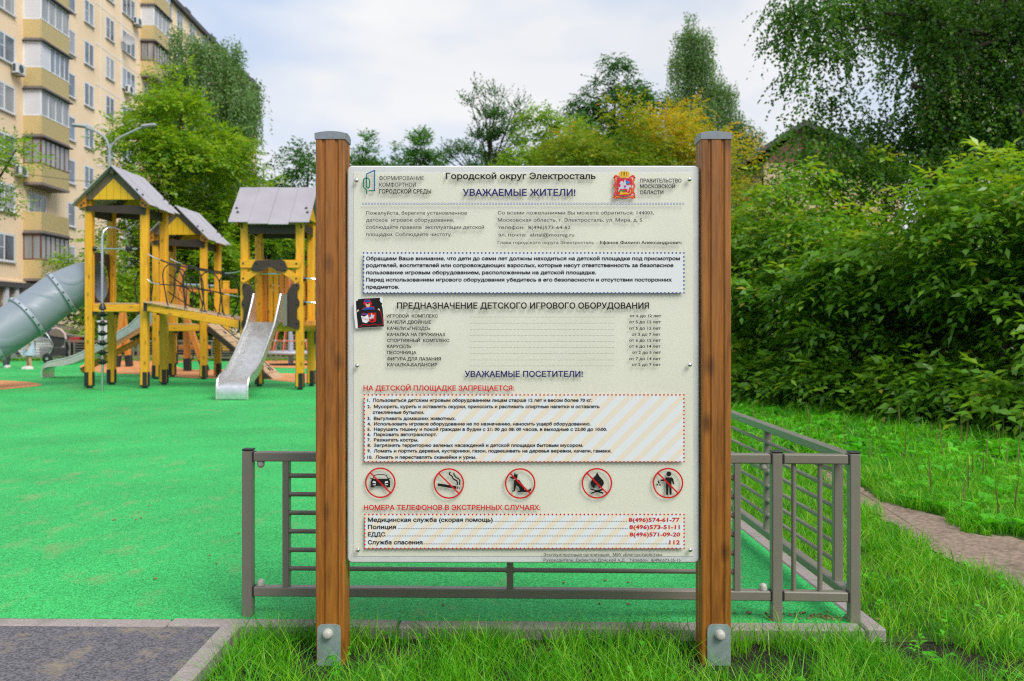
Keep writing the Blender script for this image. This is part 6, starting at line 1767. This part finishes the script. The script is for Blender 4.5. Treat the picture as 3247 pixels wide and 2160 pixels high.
# behind the board
for i, (px, Y, r, h, lab) in enumerate(((1180, 58, 4.0, 4.2, 'broad bush far behind the board, left end of its row'), (1330, 60, 4.0, 3.6, 'second bush from the left in the far row behind the board'), (1480, 60, 4.2, 4.4, 'bush in the middle of the far row behind the board'), (1640, 58, 4.0, 3.8, 'bush in the far row behind the board under the yellow-green tree'), (1830, 56, 4.4, 4.6, 'bush in the far row below the coat of arms side of the board'), (2050, 54, 4.4, 4.4, 'right end bush of the far row behind the board'))):
    tree('shrub', lab, 'shrub', px, Y, [(.2, r), (h * .5, r), (h * .85, r * .6), (h, r * .2)], 14, 420, 5, .7, .34, .2, 'deep' if i % 2 else 'hedge', 120 + i, .05, 'far bushes behind the board', limbs=4)
rngp = np.random.default_rng(77)
def spire(px, py, Y, cpx, r, rz): return (wx(px, Y) - wx(cpx, Y), rngp.uniform(-.7, .7), wz(py, Y) + .2, r, rz)
tree('poplar_tree', 'sparse spiky tree with bare looking upright branches above the board middle', 'tree', 1560, 38, None, 0, 1500, 6, .5, .15, .06, 'deep', 17, .12, droop=-.1, up=.9, shell=.1, limbs=24, spread=.5,
     lobes=[spire(x, y_, 38, 1560, r, rz) for x, y_, r, rz in ((1568, 300, .22, .6), (1540, 318, .22, .5), (1515, 305, .2, .45), (1588, 325, .2, .5), (1495, 340, .22, .35), (1478, 335, .15, .3), (1540, 375, .45, .5), (1575, 390, .45, .45), (1610, 400, .22, .5), (1632, 355, .2, .55), (1655, 335, .18, .5), (1640, 390, .3, .5), (1600, 440, .5, .5), (1560, 450, .5, .4), (1520, 440, .4, .4), (1560, 510, .55, .5), (1600, 520, .5, .5), (1500, 500, .4, .3), (1460, 480, .35, .25), (1435, 500, .3, .2), (1425, 515, .25, .2), (1640, 470, .4, .4), (1660, 420, .25, .35), (1520, 560, .6, .5), (1620, 580, .7, .6), (1560, 700, .8, .9))])
for i, (px, py, lab) in enumerate(((1158, 425, 'small pointed tree just right of the left board post'), (1330, 422, 'pointed twin topped tree above the board heading'), (1262, 455, 'lower pointed tree between two taller ones above the board'), (1398, 505, 'tiny pointed treetop barely rising over the board edge'))):
    Y = 62; h = wz(py, Y) + .2
    tree('poplar_tree', lab, 'tree', px, Y, [(h * .55, 2.2), (h * .75, 1.7), (h * .88, 1.0), (h * 1.01, .35)], 44, 3400, 5, .55, .26, .12, 'fresh', 40 + i, .16, 'pointed treetops above the board', droop=0, up=.5, rs=(.2, .34), squash=1.2)
tree('lime_bush', 'yellow-green bushy tree rising over the board centre', 'tree', 1735, 30, [(3, 1.9), (5, 2.1), (6.9, 1.8), (8.2, 1.0)], 34, 5600, 7, .5, .13, .07, 'lime', 18, .1)
tree('linden_tree', 'dark green tree behind the yellow maple with a loose open top', 'tree', 1950, 44, [(6.5, 2.5), (8.5, 3.0), (10.5, 2.8), (12.6, 2.1), (14.4, .9)], 40, 7500, 6, .6, .18, .11, 'deep', 19, .2, droop=.5)
weeping('birch_tree', 'tall weeping birch rising above the yellow maple', 2230, 52, None, 0, 3300, (1.0, 2.6), .10, .14, .09, 'birch', 20, z0=.5,
        lobes=[(-.75, 0, 18.6, .5, .5), (-.9, .2, 17.4, .9, .7), (-.2, -.2, 17.2, .9, .7), (-1.2, 0, 15.9, 1.0, .8), (-.2, .3, 15.6, 1.3, .9), (.6, 0, 14.2, 1.2, .9), (-1.4, .2, 13.6, 1.1, .9), (1.4, 0, 14.0, .9, .7), (-.4, -.4, 12.6, 1.6, 1.1), (1.8, .2, 12.2, 1.2, .9), (-1.6, .3, 11.0, 1.2, .9), (.4, 0, 10, 1.8, 1.1), (2.4, 0, 10.6, 1.2, .8), (3.0, 0, 11.6, .7, .6), (-1.2, 0, 8.4, 1.6, 1), (1.6, 0, 7.5, 1.8, 1)])
tree('linden_tree', 'mid green rounded tree between the lime bush and the dark linden', 'tree', 1800, 36, [(4, 1.8), (6, 2.2), (8, 1.8), (9.6, .9)], 26, 3800, 6, .55, .15, .085, 'fresh', 25, .16)
yt = lambda P, t: t * .45 - .02 + (P[:, 2] - 5.2) * .12 + np.sin(P[:, 0] * 2.1 + P[:, 2] * 1.3) * .10 + (P[:, 0] * .075)
tree('yellow_maple', 'maple turning yellow and orange behind the right board post', 'tree', 2150, 27, [(1.2, 2.0), (3, 2.9), (4.6, 3.3), (6.0, 3.0), (7.0, 2.2), (7.8, .8)], 46, 6000, 7, .5, .125, .06, 'yellow', 21, .16, tintf=yt, shell=.45)
tree('maple_tree', 'green and yellow maple crown just above the coat of arms on the board', 'tree', 1900, 25.5, [(1, 1.5), (3, 2.1), (4.8, 2.4), (6.5, 2.1), (7.7, 1.1)], 34, 6200, 7, .5, .125, .06, 'yellow', 22, .12, tintf=lambda P, t: t * .36 - .05 + (P[:, 2] - 5) * .08, shell=.45)
tree('maple_tree', 'olive green tree in the gap between the right board post and the hedge', 'tree', 2420, 21, [(.4, 1.3), (2, 1.6), (3.4, 1.4), (4.6, 1.0), (5.4, .4)], 20, 2200, 7, .45, .11, .055, 'olive', 23, .09)

# the tall hedge of box elder on the right
HB = [((3.35, 15.3), 1.25, 3.4, 'box elder bush at the far left end of the right hedge'), ((4.25, 13.5), 1.3, 3.5, 'box elder bush second from the far end of the right hedge'), ((5.2, 12.0), 1.35, 3.35, 'box elder bush in the middle of the right hedge above the fence corner'),
      ((5.85, 10.5), 1.25, 3.1, 'box elder bush with dark hollow beneath near the right picture edge'), ((6.2, 9.2), 1.15, 2.9, 'nearest box elder bush of the hedge cut by the right picture edge'), ((6.9, 12.6), 1.5, 3.7, 'tall box elder bush in the second row under the dark birch'), ((7.4, 10.6), 1.4, 3.4, 'light topped box elder bush at the far right behind the nearest one'), ((5.3, 15.2), 1.6, 3.7, 'box elder bush in the second row behind the olive tree'), ((6.3, 14.9), 1.5, 4.1, 'box elder bush in the second row in front of the gabled house')]
for i, ((x, y_), r, h, lab) in enumerate(HB):
    rng = np.random.default_rng(50 + i)
    lb = env_lobes(rng, [(.12, r * 1.0), (h * .35, r), (h * .65, r * 1.0), (h * .85, r * .75), (h, r * .3)], 13, (.36, .56), .62)
    lb += [(r * .75 * cos(q), r * .75 * sin(q), .3, r * .45, .35) for q in (3.6, 4.4, 5.2, 2.8)]
    top_light_tint = lambda P, t, h=h: t * .60 + np.clip((P[:, 2] - h * .55) / h, 0, 1) * .40  # brighter lit top of the bush put into the leaf colour by height
    parts = [sprays(rng, lb, 1500, 7, .46, .128, .064, .55, .5, .05, top_light_tint), sprays(rng, lb, 330, 9, .62, .15, .07, .45, .92, .22, lambda P, t, h=h: t * .6 + .12 + np.clip((P[:, 2] - h * .4) / h, 0, 1) * .45)]  # outer sprays tinted lighter still, painting light on the upper foliage
    plant('hedge_shrub', lab, 'shrub', (x, y_, LAWN_Z), parts, lb, .05, h * .8, 'box elder bushes of the right hedge', 'bark', 9, 60 + i, fork=.1, m='hedge')
# dark birch overhead on the right
rng = np.random.default_rng(90)
bx, by = 9.6, 16.0
lb = []
for (px, py, Y, r) in ((2490, 60, 15.5, .55), (2470, 150, 15.5, .4), (2560, 40, 15, .8), (2600, 160, 15.5, .65), (2530, 260, 15, .5), (2650, 60, 16, .9), (2620, 330, 15.5, .5), (2700, 180, 15, .6), (2740, 30, 15.5, .8), (2580, 420, 15.5, .45), (2680, 440, 15.5, .6), (2760, 400, 16, .6), (2800, 250, 17, .45),
                       (2930, 40, 15, .8), (2960, 200, 15, .8), (2990, 330, 15, .9), (2940, 430, 15.5, .8), (3040, 440, 15, .9), (3090, 250, 15.5, .6), (3080, 60, 16, .7), (3180, 120, 15, .8), (3200, 300, 15, .8), (3170, 430, 15.5, .9), (3260, 220, 14.5, .8), (3260, 400, 14.5, .9), (2860, 480, 16, .7), (2760, 500, 16, .6), (3300, 60, 15, 1.0), (2850, 90, 17, .4), (2620, 500, 14.5, .45), (2700, 540, 14.5, .5), (2790, 560, 14.5, .5), (2560, 490, 14.5, .35), (2870, 560, 14.5, .5), (2950, 550, 14.5, .5), (3030, 550, 14.5, .5), (3120, 540, 14.5, .5), (2660, 560, 14.5, .4), (2495, 430, 15, .3), (2540, 530, 14.5, .35), (2480, 520, 14.5, .25)):
    lb.append((wx(px, Y) - bx, Y - by, wz(py, Y) - LAWN_Z, r * (.80 if px < 2900 else .95), r * .62))
for _ in range(16):
    a, z = rng.uniform(0, 2 * pi), rng.uniform(6.8, 10.5); d = rng.uniform(.5, 3.6)
    lb.append((d * cos(a) - .8, d * sin(a), z, rng.uniform(.8, 1.1), .8))
A = np.array(lb); n_ = 5000; w = A[:, 3] ** 2.2; idx = rng.choice(len(A), n_, p=w / w.sum())
d = rand_dir(rng, n_); st_ = A[idx, :3] + d * A[idx, 3:4] * rng.uniform(.2, 1.0, (n_, 1)) + np.array([0, 0, .25])
parts = [strands(rng, st_, rng.uniform(.25, .8, n_), .042, .074, .056, .55), sprays(rng, lb, 3700, 8, .42, .078, .058, .8, .05, -.1)]
bt = plant('birch_tree', 'big dark birch overhanging the hedge from the right picture edge', 'tree', (bx, by, LAWN_Z), parts, lb, .24, 9.6, 'birches', 'bark', 22, 91, (-.4, 0), fork=.3, m='dark_birch')

lm = MB()
for pts, r in (([(3420, 330, 15.5), (3247, 126, 15.2), (3120, 110, 15.0), (2960, 70, 15.0), (2800, 40, 15.2)], .085), ([(3400, 420, 15.5), (3247, 128, 15.0), (3150, 132, 14.8), (3060, 170, 14.8), (2990, 220, 14.9)], .06), ([(3200, 120, 15), (3000, 140, 15), (2850, 115, 15.2), (2750, 90, 15.3), (2640, 130, 15.4)], .035), ([(3420, 200, 15.3), (3180, 10, 15.2), (3140, -60, 15.2)], .05)):
    w_ = smooth([at(*p) - Vector((bx, by, LAWN_Z)) for p in pts], 4); lm.tube(w_, [r * (1 - .7 * k / len(w_)) for k in range(len(w_))], 7)
lo = obj('limb', lm, M['bark'], bt, True, local=True)

# ------------------------------------------------------------------ grass
G['grass'] = leaf_mat('grass_blades', [(0.017, 0.125, 0.003), (0.038, 0.251, 0.004), (0.090, 0.397, 0.005), (0.156, 0.486, 0.008), (0.360, 0.618, 0.058)], .38, .4, .35)
G['weed'] = leaf_mat('broad_weeds', [(0.045, 0.298, 0.009), (0.089, 0.496, 0.014), (0.178, 0.644, 0.036)], .35, .45)
G['stalk'] = leaf_mat('plantain_stalks', [(.12, .13, .03), (.19, .16, .05)], .1, .7)
def inside(P, poly):
    x, y = P[:, 0], P[:, 1]; c = np.zeros(len(P), bool); n = len(poly)
    for i in range(n):
        x1, y1 = poly[i]; x2, y2 = poly[(i + 1) % n]
        hit = ((y1 > y) != (y2 > y)) & (x < (x2 - x1) * (y - y1) / ((y2 - y1) if y2 != y1 else 1e-9) + x1)
        c ^= hit
    return c
PATHP = [(p[0], p[1]) for p in pp]
def lawn_ok(P, margin=.0):
    x, y = P[:, 0], P[:, 1]
    fe = EDGE_L.y + (x - EDGE_L.x) * (EDGE_R.y - EDGE_L.y) / (EDGE_R.x - EDGE_L.x) - KW - .008
    se = EDGE_R.x + (y - EDGE_R.y) * SIDE.x + KW + .012
    ok = ((y < fe) & (x > -.985)) | (x > se)
    j = P.copy(); j[:, 0] += np.sin(P[:, 1] * 9) * .05; j[:, 1] += np.sin(P[:, 0] * 11) * .06
    return ok & ~inside(j, PATHP)
def blades(rng, P, h, w, lean, tint):
    n = len(P); a = rng.uniform(0, 2 * pi, n); L = np.stack([np.cos(a), np.sin(a), np.zeros(n)], 1)
    b = rng.uniform(0, pi, n); Sd = np.stack([np.cos(b), np.sin(b), np.zeros(n)], 1) * (w / 2)[:, None]
    ctr = []
    for t in (0, .38, .72, 1.0):
        c = P + L * (lean * h * t ** 2.0)[:, None]; c[:, 2] += h * t * (1 - .28 * lean * t); ctr.append(c)
    wd = (1, .85, .55, .06)
    Q = []
    for i in range(3):
        Q.append(np.stack([ctr[i] - Sd * wd[i], ctr[i] + Sd * wd[i], ctr[i + 1] + Sd * wd[i + 1], ctr[i + 1] - Sd * wd[i + 1]], 1))
    return np.stack(Q, 1).reshape(-1, 3), np.repeat(tint, 3)
def meadow(name, label, rng, box, nclump, per, sig, h0, h1, w, clear=None, lean=(.2, 1.1), tint0=0):
    x0, x1, y0, y1 = box
    C = np.stack([rng.uniform(x0, x1, nclump), rng.uniform(y0, y1, nclump), np.full(nclump, LAWN_Z)], 1)
    keep = np.ones(nclump, bool)
    for (cx, cy, r, pr_) in (clear or []): keep &= ~((np.hypot(C[:, 0] - cx, C[:, 1] - cy) < r) & (rng.uniform(size=nclump) < pr_))
    C = C[keep]; nc = len(C)
    P = np.repeat(C, per, 0); P[:, :2] += rng.normal(size=(len(P), 2)) * sig
    hs_ = np.repeat(rng.uniform(h0, h1, nc), per) * rng.uniform(.45, 1.15, len(P)); tt = np.clip(np.repeat(rng.uniform(0, .75, nc), per) + rng.uniform(0, .3, len(P)) + tint0, 0, 1)
    tt = np.where(rng.uniform(size=len(P)) < .035, 1.0, tt)
    k = lawn_ok(P); P, hs_, tt = P[k], hs_[k], tt[k]
    V, T_ = blades(rng, P, hs_, np.full(len(P), w) * rng.uniform(.6, 1.2, len(P)), rng.uniform(*lean, len(P)), tt)
    me = quad_mesh(name, V, 4, G['grass'], T_); o = bpy.data.objects.new(name, me); COL.objects.link(o); NTRI[0] += len(V) // 2
    tag(o, label, 'grass', None, 'stuff'); return o
rg = np.random.default_rng(101)
soil = [(-.62, 2.97, .13, .95), (.70, 2.97, .14, .95), (.86, 2.95, .16, .8), (1.42, 3.1, .17, .9), (1.55, 2.98, .15, .8), (-.4, 3.1, .12, .75), (-.75, 3.1, .08, .7), (1.05, 2.9, .1, .6), (-.85, 2.85, .07, .6), (.1, 3.12, .10, .6)]
meadow('grass', 'tall fresh grass growing round the feet of the notice board', rg, (-1.0, 1.45, 2.3, 3.3), 1500, 14, .030, .07, .17, .0032, soil)
meadow('grass', 'dense bright grass between the fence corner and the dirt path', rg, (1.2, 3.6, 2.4, 7.2), 5200, 13, .040, .05, .125, .0042, soil + [(1.38, 3.6, .06, .9)], tint0=.08)
meadow('grass', 'lawn grass stretching from the dirt path to the hedge', rg, (.9, 9.5, 6.2, 15.0), 6500, 9, .10, .07, .20, .010, None, tint0=-.05)
meadow('grass', 'lawn grass right of the dirt path', rg, (2.3, 5.2, 3.6, 7.0), 2600, 11, .06, .06, .16, .006, None)
# verge by the far fence
n_ = 9000
P = np.stack([rg.uniform(-15.5, .4, n_), rg.uniform(26.35, 27.8, n_), np.full(n_, -.04)], 1)
V, T_ = blades(rg, P, rg.uniform(.05, .2, n_), np.full(n_, .03), rg.uniform(.2, .8, n_), rg.uniform(.1, .8, n_))
o = bpy.data.objects.new('grass', quad_mesh('grass', V, 4, G['grass'], T_)); COL.objects.link(o); tag(o, 'grass verge strip behind the far fence', 'grass', None, 'stuff')
# broad-leaved weeds and plantain
def rosettes(name, label, rng, P, k, L, W, tintf=.0):
    Ps, Ds, Ls, Ws, Ts = [], [], [], [], []
    n = len(P); t0 = rng.uniform(0, .7, n)
    for i in range(k):
        a = 2 * pi * i / k + rng.uniform(-.5, .5, n)
        d = np.stack([np.cos(a), np.sin(a), rng.uniform(.25, 1.0, n)], 1)
        Ps.append(P + np.array([0, 0, .03]) * rng.uniform(0, 1.5, (n, 1))); Ds.append(d); Ls.append(L * rng.uniform(.6, 1.2, n)); Ws.append(W * rng.uniform(.7, 1.2, n)); Ts.append(np.clip(t0 + rng.uniform(0, .3, n) + tintf, 0, 1))
    Pc = np.concatenate(Ps); V = leaf_verts(Pc, np.concatenate(Ds), np.tile([0, 0, 1.0], (len(Pc), 1)) + rng.normal(size=(len(Pc), 3)) * .2, np.concatenate(Ls), np.concatenate(Ws), .12, .3)
    o = bpy.data.objects.new(name, quad_mesh(name, V, 4, G['weed'], np.concatenate(Ts))); COL.objects.link(o); tag(o, label, 'weeds', None, 'stuff')
def pts_in(rng, box, n):
    P = np.stack([rng.uniform(box[0], box[1], n), rng.uniform(box[2], box[3], n), np.full(n, LAWN_Z)], 1)
    return P[lawn_ok(P)]
rosettes('weeds', 'broad leaved weeds in the lawn beyond the dirt path', rg, np.concatenate([pts_in(rg, (2.6, 5.5, 4.2, 8.5), 420), pts_in(rg, (1.2, 6, 8, 13), 500)]), 7, .12, .055)
rosettes('weeds', 'small clover and seedlings in the grass at the board feet', rg, np.concatenate([pts_in(rg, (-.95, 1.6, 2.5, 3.2), 60), pts_in(rg, (1.35, 2.2, 2.6, 4.2), 40)]), 5, .030, .021, .1)
P = np.concatenate([pts_in(rg, (2.4, 5.0, 4.8, 8.5), 50), pts_in(rg, (1.5, 5.5, 8, 12.5), 30)])
V, T_ = blades(rg, P, rg.uniform(.2, .36, len(P)), np.full(len(P), .011), rg.uniform(0, .15, len(P)), rg.uniform(0, 1, len(P)))
V2, T2_ = blades(rg, P, rg.uniform(.2, .36, len(P)), np.full(len(P), .011), rg.uniform(0, .15, len(P)), rg.uniform(0, 1, len(P)))
o = bpy.data.objects.new('plantain_stalks', quad_mesh('plantain_stalks', np.concatenate([V, V2]), 4, G['stalk'], np.concatenate([T_, T2_]))); COL.objects.link(o); tag(o, 'brown plantain seed stalks standing in the lawn', 'weeds', None, 'stuff')
# crumbs of wood and leaves lying on the rubber by the fence corner
cr_ = MB(); r_ = random.Random(4)
for cx, cy, n in ((1.06, 3.36, 26), (1.2, 3.36, 20), (.35, 3.55, 8), (-.3, 3.9, 5), (-1.5, 4.3, 5), (-2.2, 5.2, 5)):
    for _ in range(n):
        x, y_ = cx + r_.gauss(0, .08), cy + r_.gauss(0, .03 if cy < 3.5 else .3)
        if y_ < front_edge(x) + .02: continue
        cr_.box((x, y_, .005), (r_.uniform(.006, .022), r_.uniform(.004, .008), .005), Matrix.Rotation(r_.uniform(0, 3), 3, 'Z'))
o = obj('debris', cr_, mat('wood_chips', (.26, .17, .09), .8, var=.3, vscale=90)); tag(o, 'scattered wood chips and dry bits lying on the green rubber', 'debris', None, 'stuff')
print('leaf and grass triangles', NTRI[0])
